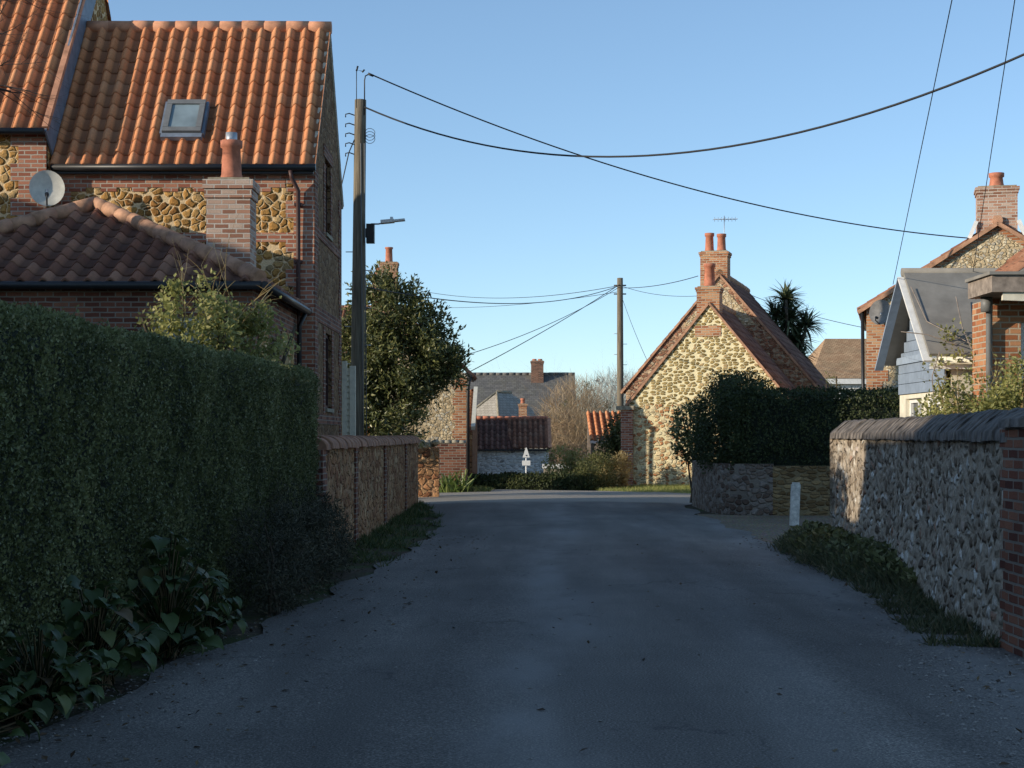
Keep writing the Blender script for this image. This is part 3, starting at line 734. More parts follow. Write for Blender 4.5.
for (y0, y1, n, s_) in ((8., 19.25, 220000, .027), (2., 8., 30000, .05)):
    P, N = hedge_pts(n, y0, y1)
    b = swell(P, .9, 1) * .04 + swell(P, 3.2, 4) * .025 + swell(P, 8., 7) * .014
    P = P + N * (b + rng.normal(size=n) * .015 - .012)[:, None]
    Nn = N * .55 + unit(n) * .75; D = np.cross(Nn, unit(n)) + np.array([.1, 0, .35])
    P2 = P.copy()
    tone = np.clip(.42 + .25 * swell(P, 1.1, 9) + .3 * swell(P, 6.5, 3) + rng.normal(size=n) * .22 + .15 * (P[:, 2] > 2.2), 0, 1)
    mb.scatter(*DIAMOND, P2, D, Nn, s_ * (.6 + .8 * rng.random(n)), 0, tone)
# stray shoots
for i in range(60):
    P, N = hedge_pts(1, 8.5, 19.); p = P[0]; d = N[0] + rng.normal(size=3) * .5 + [0, 0, .4]; d /= np.linalg.norm(d); k = 9
    tt = rng.random(k) * .13; mb.scatter(*DIAMOND, p + d * tt[:, None] + rng.normal(size=(k, 3)) * .008, d + unit(k) * .7, unit(k), .03 * (.6 + .7 * rng.random(k)), 0)
# far end face
n = 9000; P = np.stack([-2.55 - 1.1 * rng.random(n), np.full(n, 19.22) - .05 * rng.random(n), 2.25 * rng.random(n)], 1)
mb.scatter(*DIAMOND, P, np.cross(unit(n), unit(n)) + [0, 0, .2], unit(n) + [0, .8, 0], .036 * (.7 + .6 * rng.random(n)), 0)
mb.build('foliage', M['hedge'], root)
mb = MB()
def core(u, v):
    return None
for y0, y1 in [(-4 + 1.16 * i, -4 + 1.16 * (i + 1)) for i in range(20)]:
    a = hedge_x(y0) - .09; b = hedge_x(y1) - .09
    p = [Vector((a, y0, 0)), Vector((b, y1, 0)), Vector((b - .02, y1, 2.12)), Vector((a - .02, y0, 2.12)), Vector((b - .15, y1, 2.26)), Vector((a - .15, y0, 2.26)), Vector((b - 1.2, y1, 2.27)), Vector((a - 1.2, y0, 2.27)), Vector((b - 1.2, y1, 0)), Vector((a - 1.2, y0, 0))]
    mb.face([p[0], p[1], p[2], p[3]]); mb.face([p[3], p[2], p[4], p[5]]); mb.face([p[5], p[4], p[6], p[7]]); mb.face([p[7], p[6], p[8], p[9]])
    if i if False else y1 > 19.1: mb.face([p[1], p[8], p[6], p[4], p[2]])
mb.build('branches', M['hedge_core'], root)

# broad-leaved plants along its foot
def broad_plant(x, y, h, spread, n, label, leaf=.2):
    root = thing('broad_leaved_plant', label, 'plant', (x, y, 0), group='broad-leaved plants along the hedge foot')
    mb = MB(); st = MB(); P = []; D = []; N = []; S = []
    for i in range(n):
        a = random.uniform(-math.pi, math.pi); q = random.random() ** .7
        z = h * random.uniform(.18, 1.) * (1 - .45 * q)
        r = spread * q
        p = Vector((x + r * math.cos(a) * .75, y + r * math.sin(a), z))
        if p.x < hedge_x(p.y) + .03: p.x = hedge_x(p.y) + random.uniform(.03, .2)
        out = Vector((math.cos(a), math.sin(a), 0)) + Vector((.55, -.25, 0))
        d = out.normalized() * random.uniform(.5, 1.) + Vector((0, 0, random.uniform(-1.1, .5)))
        nn = Vector((0, 0, 1)) + out * random.uniform(.1, .9) + Vector((random.gauss(0, .3), random.gauss(0, .3), 0))
        P.append(p); D.append(d); N.append(nn); S.append(leaf * random.uniform(.35, 1.0))
        st.tube([Vector((x + random.uniform(-.1, .1), y + random.uniform(-.15, .15), 0)), Vector((p.x * .6 + x * .4, p.y * .6 + y * .4, z * .75)), p], .006, 4, False)
    mb.scatter(*BROAD, np.array(P), np.array(D), np.array(N), np.array(S))
    mb.build('foliage', M['broad'], root, smooth=True); st.build('stem', M['broad'], root)
broad_plant(-2.5, 11.6, 1.0, .5, 120, 'tallest broad-leaved plant at the foot of the clipped hedge', .17)
broad_plant(-2.66, 10.2, .74, .5, 130, 'big-leaved plant left of the tallest one below the hedge', .15)
broad_plant(-2.7, 9.1, .6, .5, 140, 'lowest broad-leaved plant nearest the left picture edge', .14)
broad_plant(-2.42, 12.7, .6, .42, 80, 'short broad-leaved plant right of the tallest one at the hedge foot', .13)
broad_plant(-2.8, 8.0, .55, .5, 90, 'broad-leaved plant at the near end of the hedge', .15)

def shrub(name, label, cat, loc, blobs, n, size, mat, tm=DIAMOND, group=None, stems=6, spread=.12, up=.3, twig=None, inner=.4, ncl=None):
    root = thing(name, label, cat, loc, group=group)
    mb = MB(); clump_leaves(mb, blobs, n, size, tm, 0, spread, up, ncl, inner); mb.build('foliage', mat, root)
    st = MB(); b0 = Vector(loc)
    for i in range(stems):
        c, r = blobs[i % len(blobs)]
        e = Vector(c) + Vector((random.uniform(-1, 1) * r[0], random.uniform(-1, 1) * r[1], random.uniform(-.2, .9) * r[2])) * .8
        m = b0.lerp(e, .5) + Vector((random.gauss(0, .08), random.gauss(0, .08), .1))
        rr = max(.008, .02 * (e - b0).length)
        st.tube([b0 + Vector((random.gauss(0, .04), random.gauss(0, .04), -.02)), m, e], [rr, rr * .7, rr * .3], 5, False)
    st.build('stem', twig or M['bark'], root)
    return root
G1 = 'grey-green shrubs at the far end of the hedge foot'
shrub('low_shrub', 'low grey-green shrub at the hedge foot right of the broad leaves', 'shrub', (-2.15, 14.4, 0), [((-2.2, 14.4, .5), (.35, .6, .5)), ((-2.15, 14.9, .3), (.4, .5, .35))], 7000, .045, M['greyleaf'], NARROW, G1, 6, .06)
shrub('low_shrub', 'tallest dark feathery shrub against the far part of the hedge', 'shrub', (-2.15, 16.3, 0), [((-2.25, 16.0, .58), (.3, .6, .5)), ((-2.1, 16.6, .4), (.32, .5, .4))], 9000, .05, M['greyleaf'], NARROW, G1, 6, .06)
shrub('low_shrub', 'grey-green shrub beside the end of the left stone wall', 'shrub', (-2.05, 17.9, 0), [((-2.12, 17.9, .5), (.28, .6, .5)), ((-2.1, 18.5, .28), (.22, .4, .26))], 7000, .05, M['greyleaf'], NARROW, G1, 6, .06)
shrub('climbing_shrub', 'sunlit yellow-green straggly shrub rising behind the clipped hedge', 'shrub', (-3.4, 18.2, 0), [((-3.55, 18, 3.05), (.38, .4, .42)), ((-3.15, 18.6, 2.75), (.45, .5, .42)), ((-2.85, 19., 2.75), (.35, .4, .28)), ((-3.5, 18, 2.5), (.5, .5, .5)), ((-4.0, 18, 2.85), (.16, .2, .12))], 5200, .062, M['climb'], DIAMOND, None, 10, .07, .3, M['bark'])
mb = MB(); ends = []
for i in range(9):
    p = Vector((-3.5 + random.uniform(-.35, .5), 18.2 + random.uniform(-.3, .4), 2.9))
    branchy(mb, p, (random.gauss(0, .4), random.gauss(0, .3), 1), random.uniform(.5, .85), .009, 1, .7, 4, -.08, 3)
mb.build('shoot', M['straw'], bpy.data.objects['climbing_shrub'])

# =========================================================== left: low stone wall
root = thing('stone_wall', 'low brown rubble wall with rounded brick coping on the left', 'wall', (-2.4, 28, 0))
WA, WB = Vector((-2.35, 19.75, 0)), Vector((-2.15, 36.6, 0))
mb = MB(); t = (WB - WA).normalized(); L = (WB - WA).length
mb.grid(lambda u, v: WA + t * (L * u) + Vector((0, 0, -.05 + 1.5 * v)), 520, 46, lambda u, v: (L * u, 1.5 * v))
s_ = Vector((-t.y, t.x, 0))
for q in ((0, .36), ):
    mb.face([WA, WA + s_ * .36, WA + s_ * .36 + Z_ * 1.43, WA + Z_ * 1.43]); mb.face([WB + s_ * .36, WB, WB + Z_ * 1.43, WB + s_ * .36 + Z_ * 1.43])
    mb.face([WB + s_ * .36, WB + s_ * .36 + Z_ * 1.43, WA + s_ * .36 + Z_ * 1.43, WA + s_ * .36])
mb.build('rubble_face', M['stone_wall'], root)
mb = MB(); a = WA + s_ * .17; b = WB + s_ * .17; coping(mb, [(a.x, a.y), (b.x, b.y)], .24, .17, 1.42, .45); mb.build('coping', M['coping_brown'], root)
for (d, wd) in ((-.12, .45), (3.6, .34), (8.3, .34), (13., .34)):
    mb = MB(); quoin(mb, WA + t * d, t, Z_, -s_, 1.42, wd, wd * .7, .225, .03)
    if d < 0: mb.obox(WA + t * d, t, Z_, -s_, 0, .3, 0, 1.42, -.36, -.04)
    mb.build('brick_pier', M['brick_dark'], root)

# =========================================================== left: tall house
HX, HF, HB, HZ, HR = -3.46, 28., 32.36, 6.28, 9.2
root = thing('brick_house', 'tall brick and carstone house with orange pantiled roof and roof window', 'house', (-6, 30, 0))
mb = MB()
# front wall (faces the viewpoint) and its rear, gable to the road
mb.panel(Vector((-8.02, HF, 0)), X_, Z_, 8.02 + HX, HZ)
wins = [(1.6, 5.35, 2.45, 6.75), (1.6, 2.1, 2.65, 3.5)]
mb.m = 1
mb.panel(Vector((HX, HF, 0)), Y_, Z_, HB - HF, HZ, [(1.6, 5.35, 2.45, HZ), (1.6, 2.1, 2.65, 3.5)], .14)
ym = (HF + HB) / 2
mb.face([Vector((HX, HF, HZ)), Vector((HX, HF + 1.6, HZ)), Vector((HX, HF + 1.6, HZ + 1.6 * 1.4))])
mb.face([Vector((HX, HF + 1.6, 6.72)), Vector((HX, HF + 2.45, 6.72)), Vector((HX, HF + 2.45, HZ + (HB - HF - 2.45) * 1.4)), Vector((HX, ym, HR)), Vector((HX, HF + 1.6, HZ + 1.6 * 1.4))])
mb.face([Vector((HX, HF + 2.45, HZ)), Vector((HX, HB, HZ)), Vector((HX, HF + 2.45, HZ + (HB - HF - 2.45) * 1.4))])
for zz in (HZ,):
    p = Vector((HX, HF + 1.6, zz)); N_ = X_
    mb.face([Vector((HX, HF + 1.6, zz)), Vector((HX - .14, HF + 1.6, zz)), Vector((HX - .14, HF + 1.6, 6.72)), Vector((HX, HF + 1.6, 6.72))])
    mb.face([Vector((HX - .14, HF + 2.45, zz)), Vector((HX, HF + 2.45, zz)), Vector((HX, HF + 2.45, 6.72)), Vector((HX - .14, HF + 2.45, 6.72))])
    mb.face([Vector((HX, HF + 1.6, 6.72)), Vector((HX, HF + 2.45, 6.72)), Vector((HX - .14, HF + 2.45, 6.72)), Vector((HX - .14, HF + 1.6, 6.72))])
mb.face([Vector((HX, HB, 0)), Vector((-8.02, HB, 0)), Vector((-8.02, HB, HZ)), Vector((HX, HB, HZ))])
mb.m = 0
# taller wing to the left, standing slightly forward
WX, WF, WZ = -8.06, 27.7, 6.85
mb.panel(Vector((-10.3, WF, 0)), X_, Z_, 10.3 + WX, WZ)
WR = WF + 3.3; WT = WZ + 3.3 * 1.26
mb.face([Vector((WX, WF, 0)), Vector((WX, WR + 3.3, 0)), Vector((WX, WR + 3.3, WZ)), Vector((WX, WR, WT)), Vector((WX, WF, WZ))])
mb.face([Vector((-10.3, WR + 3.3, 0)), Vector((-10.3, WF, 0)), Vector((-10.3, WF, WZ)), Vector((-10.3, WR, WT)), Vector((-10.3, WR + 3.3, WZ))])
mb.face([Vector((WX, WR + 3.3, 0)), Vector((-10.3, WR + 3.3, 0)), Vector((-10.3, WR + 3.3, WZ)), Vector((WX, WR + 3.3, WZ))])
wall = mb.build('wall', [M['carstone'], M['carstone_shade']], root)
# brick dressings
mb = MB(); quoin(mb, Vector((HX, HF, 0)), -X_, Z_, -Y_, HZ, .5, .36, .3); mb.build('quoin', M['brick_red'], root)
for yy, dd in ((HF, Y_), (HB, -Y_)):
    mb = MB(); quoin(mb, Vector((HX, yy, 0)), dd, Z_, X_, HZ, .5, .36, .3); mb.build('quoin', M['brick_dark'], root)
mb = MB(); quoin(mb, Vector((WX, WF, 0)), -X_, Z_, -Y_, WZ, .62, .48, .3); mb.build('quoin', M['brick_red'], root)
mb = MB()
mb.box(-8.0, HX - .51, HF - .0115, HF + .05, 5.93, HZ)
for k in range(16):
    if k % 2: mb.box(-8.0 + k * .27, -8.0 + k * .27 + .27, HF - .0112, HF + .05, 5.86, 5.929)
mb.box(-8.0, HX - .37, HF - .0105, HF + .05, 4.98, 5.14)
mb.box(-8.0, -7.72, HF - .011, HF + .05, 5.145, 5.925)
mb.build('brick_band', M['brick_red'], root)
mb = MB()
for (z0, z1) in ((3.62, 3.9), (5.12, 5.3), (1.8, 1.98)): mb.box(HX - .05, HX + .016, HF + .37, HB - .37, z0, z1)
for (y0, y1, z0, z1) in ((HF + 1.35, HF + 1.597, 5.31, 6.6), (HF + 2.453, HF + 2.7, 5.31, 6.6), (HF + 1.3, HF + 1.597, 1.99, 3.6), (HF + 2.653, HF + 2.95, 1.99, 3.6)):
    mb.box(HX - .05, HX + .014, y0, y1, z0, z1)
mb.box(HX - .05, HX + .02, HF + 1.35, HF + 2.7, 6.725, 6.95)
mb.build('brick_band', M['brick_dark'], root)
add_window(root, Vector((HX, HF + 1.6, 5.35)), Y_, Z_, .85, 1.37, 2, 3, M['bluewin'])
add_window(root, Vector((HX, HF + 1.6, 2.1)), Y_, Z_, 1.05, 1.4, 2, 3, M['bluewin'])
# main roof
sl = Vector((0, ym - (HF - .16), HR + .06 - (HZ + .0))).normalized()
eL = (Vector((0, ym, HR + .06)) - Vector((0, HF - .16, HZ))).length
nrow = 12; th = eL / nrow
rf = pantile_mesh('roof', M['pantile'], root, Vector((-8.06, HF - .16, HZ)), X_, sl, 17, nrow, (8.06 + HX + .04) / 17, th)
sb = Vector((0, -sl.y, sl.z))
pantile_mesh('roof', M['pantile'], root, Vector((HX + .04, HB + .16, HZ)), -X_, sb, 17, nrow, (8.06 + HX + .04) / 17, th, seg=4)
mb = MB(); ridge_tiles(mb, (-8.0, ym, HR + .09), (HX + .05, ym, HR + .09), .12, .4); mb.build('ridge_tile', M['ridge'], root)
mb = MB()
for (ya, yb) in ((HF - .16, ym), (HB + .16, ym)):
    mb.bar(Vector((HX + .0, ya, HZ - .07)), Vector((HX + .0, yb, HR - .01)), .06, .09)
mb.build('verge', M['mortar'], root)
# wing roof with lead flashing on its flank
slw = Vector((0, 1, 1.26)).normalized(); Lw = (Vector((0, 3.45, 3.45 * 1.26))).length
rfw = pantile_mesh('roof', M['pantile'], root, Vector((-10.35, WF - .15, WZ)), X_, slw, 8, 14, (10.35 + WX + .02) / 8, Lw / 14)
pantile_mesh('roof', M['pantile'], root, Vector((WX + .04, WR + 3.45, WZ)), -X_, Vector((0, -1, 1.26)).normalized(), 8, 14, (10.35 + WX + .04) / 8, Lw / 14, seg=4)
mb = MB(); ridge_tiles(mb, (-10.3, WR, WT + .12), (WX, WR, WT + .12), .13, .42); mb.build('ridge_tile', M['ridge'], root)
mb = MB(); nw = Vector((0, -slw.z, slw.y))
mb.obox(Vector((WX + .015, WF - .15, WZ)), slw, -nw, X_, -.05, Lw, -.02, .62, 0, .035)
mb.build('flashing', M['lead'], root)
mb = MB(); mb.bar(Vector((WX + .02, WF - .15, WZ + .03)), Vector((WX + .02, WR, WT + .05)), .1, .09); mb.build('verge', M['ridge'], root)
# roof window
pc = Vector((-5.82, 0, 0)); nrm = Vector((0, -sl.z, sl.y))
d0 = 28.52 - (HF - .16); c0 = Vector((-5.82, HF - .16, HZ)) + sl * (d0 / sl.y)
mb = MB()
mb.obox(c0, X_, sl, nrm, -.36, .36, -.5, -.4, .05, .14); mb.obox(c0, X_, sl, nrm, -.39, -.345, -.395, .45, .02, .13); mb.obox(c0, X_, sl, nrm, .345, .39, -.395, .45, .02, .13)
mb.build('flashing', M['lead'], root)
mb = MB()
for (a, b, c, d) in ((-.34, .34, -.395, -.29), (-.34, .34, .33, .44), (-.34, -.245, -.285, .325), (.245, .34, -.285, .325)): mb.obox(c0, X_, sl, nrm, a, b, c, d, .0, .19)
rw = mb.build('roof_window', M['alu'], root)
mb = MB(); q = c0 + nrm * .165; mb.face([q - X_ * .245 - sl * .285, q + X_ * .245 - sl * .285, q + X_ * .245 + sl * .325, q - X_ * .245 + sl * .325]); mb.build('pane', M['glass_sky'], rw)
# gutters and downpipes
mb = MB(); gutter(mb, (-8.0, HF - .22, HZ - .03), (HX + .05, HF - .22, HZ - .03), .06); mb.box(-8.0, HX, HF - .16, HF - .1, HZ - .13, HZ - .03); mb.build('gutter', M['black'], root)
mb = MB(); gutter(mb, (-10.3, WF - .22, WZ - .03), (WX + .02, WF - .22, WZ - .03), .06); mb.build('gutter', M['black'], root)
mb = MB(); dx = -3.73
mb.tube([(dx - .12, HF - .22, HZ - .08), (dx - .1, HF - .2, HZ - .2), (dx, HF - .09, HZ - .42), (dx, HF - .08, 5.0), (dx, HF - .08, 0)], .038, 8)
for z in (5.6, 4.6, 3.6): mb.box(dx - .07, dx + .07, HF - .1, HF - .0, z, z + .05)
mb.build('downpipe', M['brown_pipe'], root)

# satellite dish on the house wall
def dish(label, c, r, face, mat, wallpt):
    root = thing('satellite_dish', label, 'satellite dish', tuple(wallpt))
    f = Vector(face).normalized(); u = f.cross(Z_).normalized(); v = u.cross(f)
    mb = MB(); c = Vector(c)
    mb.grid(lambda a, b: c + (u * math.cos(2 * math.pi * a) * .92 + v * math.sin(2 * math.pi * a)) * r * b + f * (.22 * r * (b * b - 1)), 28, 6)
    mb.grid(lambda a, b: c + (u * math.cos(-2 * math.pi * a) * .92 + v * math.sin(-2 * math.pi * a)) * r * b + f * (.22 * r * (b * b - 1) - .012), 28, 6)
    mb.build('reflector', mat, root)
    mb = MB(); e = c + f * r * .75 - v * r * .55
    mb.tube([c - v * r * .95, e - v * r * .25, e], .014, 6); mb.tube([e - f * .02, e - f * .1], .035, 8); mb.build('feed_arm', M['black'], root)
    mb = MB(); mb.tube([Vector(wallpt), c - f * .2 * r - v * .1, c - f * .2 * r], .022, 6); mb.build('bracket', M['steel'], root)
dish('pale round satellite dish on the brick corner of the tall house', at(47, 188, 27.35), .32, (.28, -1, .18), M['dish'], (-8.15, 27.69, 5.75))

# hipped lower building in front
AX0, AX1, AF, AE = -9.9, -3.75, 23.15, 3.78
root = thing('hipped_cottage', 'low brick building with weathered hipped pantile roof in front of the tall house', 'house', (-6.9, 25.5, 0))
mb = MB()
mb.panel(Vector((AX0, AF, 0)), X_, Z_, AX1 - AX0, AE, [(4.75, 2.0, 5.85, 3.3)], .12)
mb.panel(Vector((AX1, AF, 0)), Y_, Z_, 27.98 - AF, AE, [(1.7, 1.9, 2.6, 3.1)], .12)
mb.face([Vector((AX0, 27.6, 0)), Vector((AX0, AF, 0)), Vector((AX0, AF, AE)), Vector((AX0, 27.6, AE))])
mb.build('wall', M['brick_dark'], root)
mb = MB()
mb.obox(Vector((AX1, AF, 0)), Y_, Z_, X_, .5, 1.45, .3, 3.3, -.05, .012); mb.obox(Vector((AX1, AF, 0)), Y_, Z_, X_, 2.9, 4.3, .3, 3.3, -.05, .012)
mb.build('stone_panel', M['carstone'], root)
add_window(root, Vector((AX0 + 4.75, AF, 2.0)), X_, Z_, 1.1, 1.3, 2, 2, M['white'])
add_window(root, Vector((AX1, AF + 1.7, 1.9)), Y_, Z_, .9, 1.2, 1, 2, M['bluewin'])
ov = .14; ax, ay, az = (AX0 + AX1) / 2, AF - ov + (AX1 - AX0) / 2 + ov, AE + (AX1 + ov - (AX0 - ov)) / 2 * .475
h = (AX1 - AX0) / 2 + ov
sv = Vector((0, 1, .475)).normalized(); sLn = math.hypot(h, h * .475)
hipR = Vector((1, 1, 0)).normalized()
apex = Vector((ax, ay, az))
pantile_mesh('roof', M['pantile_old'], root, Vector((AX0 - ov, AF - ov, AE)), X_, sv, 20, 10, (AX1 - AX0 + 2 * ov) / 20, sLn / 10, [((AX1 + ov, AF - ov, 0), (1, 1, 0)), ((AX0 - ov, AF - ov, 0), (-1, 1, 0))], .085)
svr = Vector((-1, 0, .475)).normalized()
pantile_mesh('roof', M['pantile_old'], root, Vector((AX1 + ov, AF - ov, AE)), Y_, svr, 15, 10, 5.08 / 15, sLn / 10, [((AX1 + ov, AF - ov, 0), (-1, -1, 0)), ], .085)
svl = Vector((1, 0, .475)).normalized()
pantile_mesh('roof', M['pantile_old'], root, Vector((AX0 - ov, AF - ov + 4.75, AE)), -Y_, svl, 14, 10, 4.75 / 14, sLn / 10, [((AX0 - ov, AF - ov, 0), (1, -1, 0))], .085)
mb = MB()
ridge_tiles(mb, apex + Z_ * .08, Vector((AX1 + ov - .02, AF - ov + .02, AE + .09)), .12, .4); ridge_tiles(mb, apex + Z_ * .08, Vector((AX0 - ov, AF - ov, AE + .09)), .12, .4); ridge_tiles(mb, apex + Z_ * .08, Vector((ax, 27.6, az + .08)), .12, .4)
mb.build('ridge_tile', M['ridge_old'], root)
mb = MB(); gutter(mb, (AX0, AF - .2, AE - .03), (AX1 + .15, AF - .2, AE - .03)); gutter(mb, (AX1 + .2, AF - .2, AE - .03), (AX1 + .2, 27.95, AE - .03))
mb.tube([(AX1 + .18, 27.7, AE - .05), (AX1 + .07, 27.7, AE - .3), (AX1 + .07, 27.7, 0)], .04, 8)
mb.build('gutter', M['black'], root)
add_chimney(root, -4.4, 25.1, .68, .6, 3.6, 5.56, [(0.0, 0, .62, .16)], M['brick_pale'], cap=.28)
mb = MB(); mb.tube([(-4.4, 25.1, 6.1), (-4.4, 25.1, 6.34)], .09, 10); mb.build('flue', M['steel'], root)

# pale slatted gate beside the house gable
root = thing('garden_gate', 'tall pale slatted wooden gate post beside the tall house gable', 'gate', (-3.45, 33.6, 0))
for (a, b, h_) in ((-3.56, -3.46, 3.15), (-3.40, -3.28, 3.05)):
    mb = MB(); mb.box(a, b, 33.5, 33.6, 0, h_); mb.build('post', M['cream'], root)
mb = MB(); mb.box(-3.459, -3.401, 33.56, 33.58, .1, 3.0)
for k in range(24): mb.box(-3.458, -3.402, 33.52, 33.5595, .1 + k * .12, .18 + k * .12)
mb.build('slat_panel', M['cream'], root)

# utility poles
def wires_on_pole(root, top, r):
    mb = MB(); T = Vector(top)
    for k in range(5):
        z = T.z - .35 - k * .22
        mb.tube([T + Vector((-r, -.03, z - T.z)), T + Vector((-r - .12, -.05, z - T.z + .04)), T + Vector((-r - .2, -.05, z - T.z + .02)), T + Vector((-r - .2, -.05, z - T.z - .05))], .014, 5)
    for k in range(3):
        c = T + Vector((r + .09, -.06, -.75 - .07 * k))
        mb.tube([c + Vector((.11 * math.cos(a), .02 * math.sin(a * 2), .1 * math.sin(a))) for a in [i * math.pi / 8 for i in range(17)]], .008, 4, False)
    mb.tube([T + Vector((-r, -.05, -.9)), T + Vector((-r - .12, -.1, -1.2)), T + Vector((-r - .3, -.1, -2.0)), T + Vector((-r - .32, 0, -2.4))], .014, 5)
    mb.build('insulator', M['black'], root)

def pole(x0, x1, y, h, r0, r1, label, z0=0.):
    root = thing('utility_pole', label, 'utility pole', (x0, y, z0), group='wooden utility poles')
    mb = MB(); n = 14
    mb.tube([Vector((x0 + (x1 - x0) * i / n, y, z0 - .2 + (h - z0 + .2) * i / n)) for i in range(n + 1)], [r0 + (r1 - r0) * i / n for i in range(n + 1)], 14)
    mb.build('post', M['pole'], root)
    for k in range(7):
        z = z0 + 3.2 + k * .42; xx = x0 + (x1 - x0) * (z - z0) / (h - z0)
        if z < h - .6:
            s_ = 1 if k % 2 else -1; mb = MB(); mb.tube([(xx + s_ * r0 * .8, y, z), (xx + s_ * (r0 + .13), y, z)], .011, 5); mb.build('step_iron', M['steel'], root)
    return root
PY = 36.
MP = at(360.5, 100, PY)
root = pole(at(356, 100, PY).x, MP.x, PY, MP.z, .165, .13, 'tall wooden utility pole with street lamp beside the tall house')
wires_on_pole(root, MP, .13)
mb = MB(); e = MP + Vector((.1, -.1, 0))
mb.tube([e + Vector((0, 0, -.35)), e + Vector((0, 0, .42)), e + Vector((.02, 0, .52)), e + Vector((.1, 0, .56))], .015, 6)
mb.tube([e + Vector((.08, 0, .57)), e + Vector((.2, 0, .52))], .03, 6)
mb.tube([MP + Vector((-.08, -.1, -.2)), MP + Vector((-.08, -.1, .65)), MP + Vector((.08, -.1, .62))], .009, 4); mb.tube([MP + Vector((-.08, -.1, .63)), MP + Vector((-.05, -.1, .74))], .022, 6)
mb.tube([MP + Vector((.05, -.1, .6)), MP + Vector((.1, -.1, .66))], .02, 5)
mb.build('bracket', M['black'], root)
mb = MB()
for dx, z1 in ((.1, 5.2), (.02, 5.6)): mb.tube([MP + Vector((dx, -.14, -1.)), MP + Vector((dx + .02, -.14, -4.)), MP + Vector((dx + .05, -.16, -7.9))], .014, 5)
mb.build('cable_run', M['alu'], root)
root = thing('street_lamp', 'white flat street lamp with black control box fixed to the wooden pole', 'street lamp', tuple(at(366, 233, PY)))
mb = MB(); b = at(370.5, 233, PY); mb.obox(b, X_, Y_, Z_, -.09, .09, -.1, .1, -.23, .2); mb.obox(b, X_, Y_, Z_, -.2, -.09, -.04, .04, -.1, .1); mb.build('control_box', M['black'], root)
mb = MB(); mb.tube([at(371, 224, PY), at(378, 224, PY), at(384, 223, PY)], .02, 6); mb.build('arm', M['steel'], root)
mb = MB(); a = at(381, 222.8, PY); b = at(405, 220.5, PY); d = (b - a); L = d.length; d.normalize(); u = d.cross(Y_).normalized()
mb.obox(a, d, Y_, -u if u.z < 0 else u, 0, L * .55, -.13, .13, -.02, .05); mb.obox(a, d, Y_, -u if u.z < 0 else u, L * .55, L, -.11, .11, -.005, .035); mb.tube([a + d * .24 + Z_ * .05, a + d * .24 + Z_ * .11], .035, 8)
mb.build('lamp_head', M['white'], root)

# evergreen bush between the pole and the outhouses
root = thing('evergreen_tree', 'large dense dark evergreen tree behind the left stone wall', 'tree', (-2.7, 40, 0))
mb = MB()
blobs = [((-2.9, 42, 4.75), (.9, .9, .8)), ((-2.6, 42, 3.5), (1.5, 1.2, 1.05)), ((-3.7, 42.2, 3.5), (.8, .9, 1.3)), ((-1.85, 42, 3.45), (.62, .6, .6)), ((-1.5, 42, 3.2), (.42, .5, .42)), ((-3.1, 42, 2.45), (1.25, 1., .7)), ((-3.3, 42.1, 5.2), (.5, .5, .5)), ((-2.2, 42, 4.3), (.65, .6, .6)), ((-4.05, 42, 2.4), (.6, .8, .8)), ((-4.1, 42.2, 3.6), (.5, .6, 1.2)), ((-2.8, 42, 3.3), (1.25, .8, 1.1)), ((-3.1, 41.7, 1.8), (1.0, .8, .6))]
blobs = [((c[0] * .952 - .24, 40. + (c[1] - 42), 1.6 + (c[2] - 1.6) * .952), tuple(q * .952 for q in r)) for c, r in blobs]
clump_leaves(mb, blobs, 30000, .135, LANCE, 0, .14, .35, 520, .45)
for i in range(230):      # upright and outward shoots that break the outline
    c, r = random.choice(blobs); u = Vector((random.gauss(.25, .7), random.gauss(-.3, .6), abs(random.gauss(.45, .5)))).normalized()
    p = Vector(c) + Vector((u.x * r[0], u.y * r[1], u.z * r[2])) * .98; d = (u + Vector((0, 0, .7))).normalized(); k = 26
    tt = rng.random(k) * .42; P = np.array(p)[None] + np.array(d)[None] * tt[:, None] + rng.normal(size=(k, 3)) * .035
    mb.scatter(*LANCE, P, np.array(d)[None] * .7 + unit(k) * .6, unit(k), .115 * (.7 + .6 * rng.random(k)), 0)
mb.build('crown', M['holm'], root)
mb = MB(); ends = []
branchy(mb, (-2.7, 40, 0), (0, 0, 1), 2.3, .14, 2, .7, 7, .0, 4); mb.build('trunk', M['bark'], root)

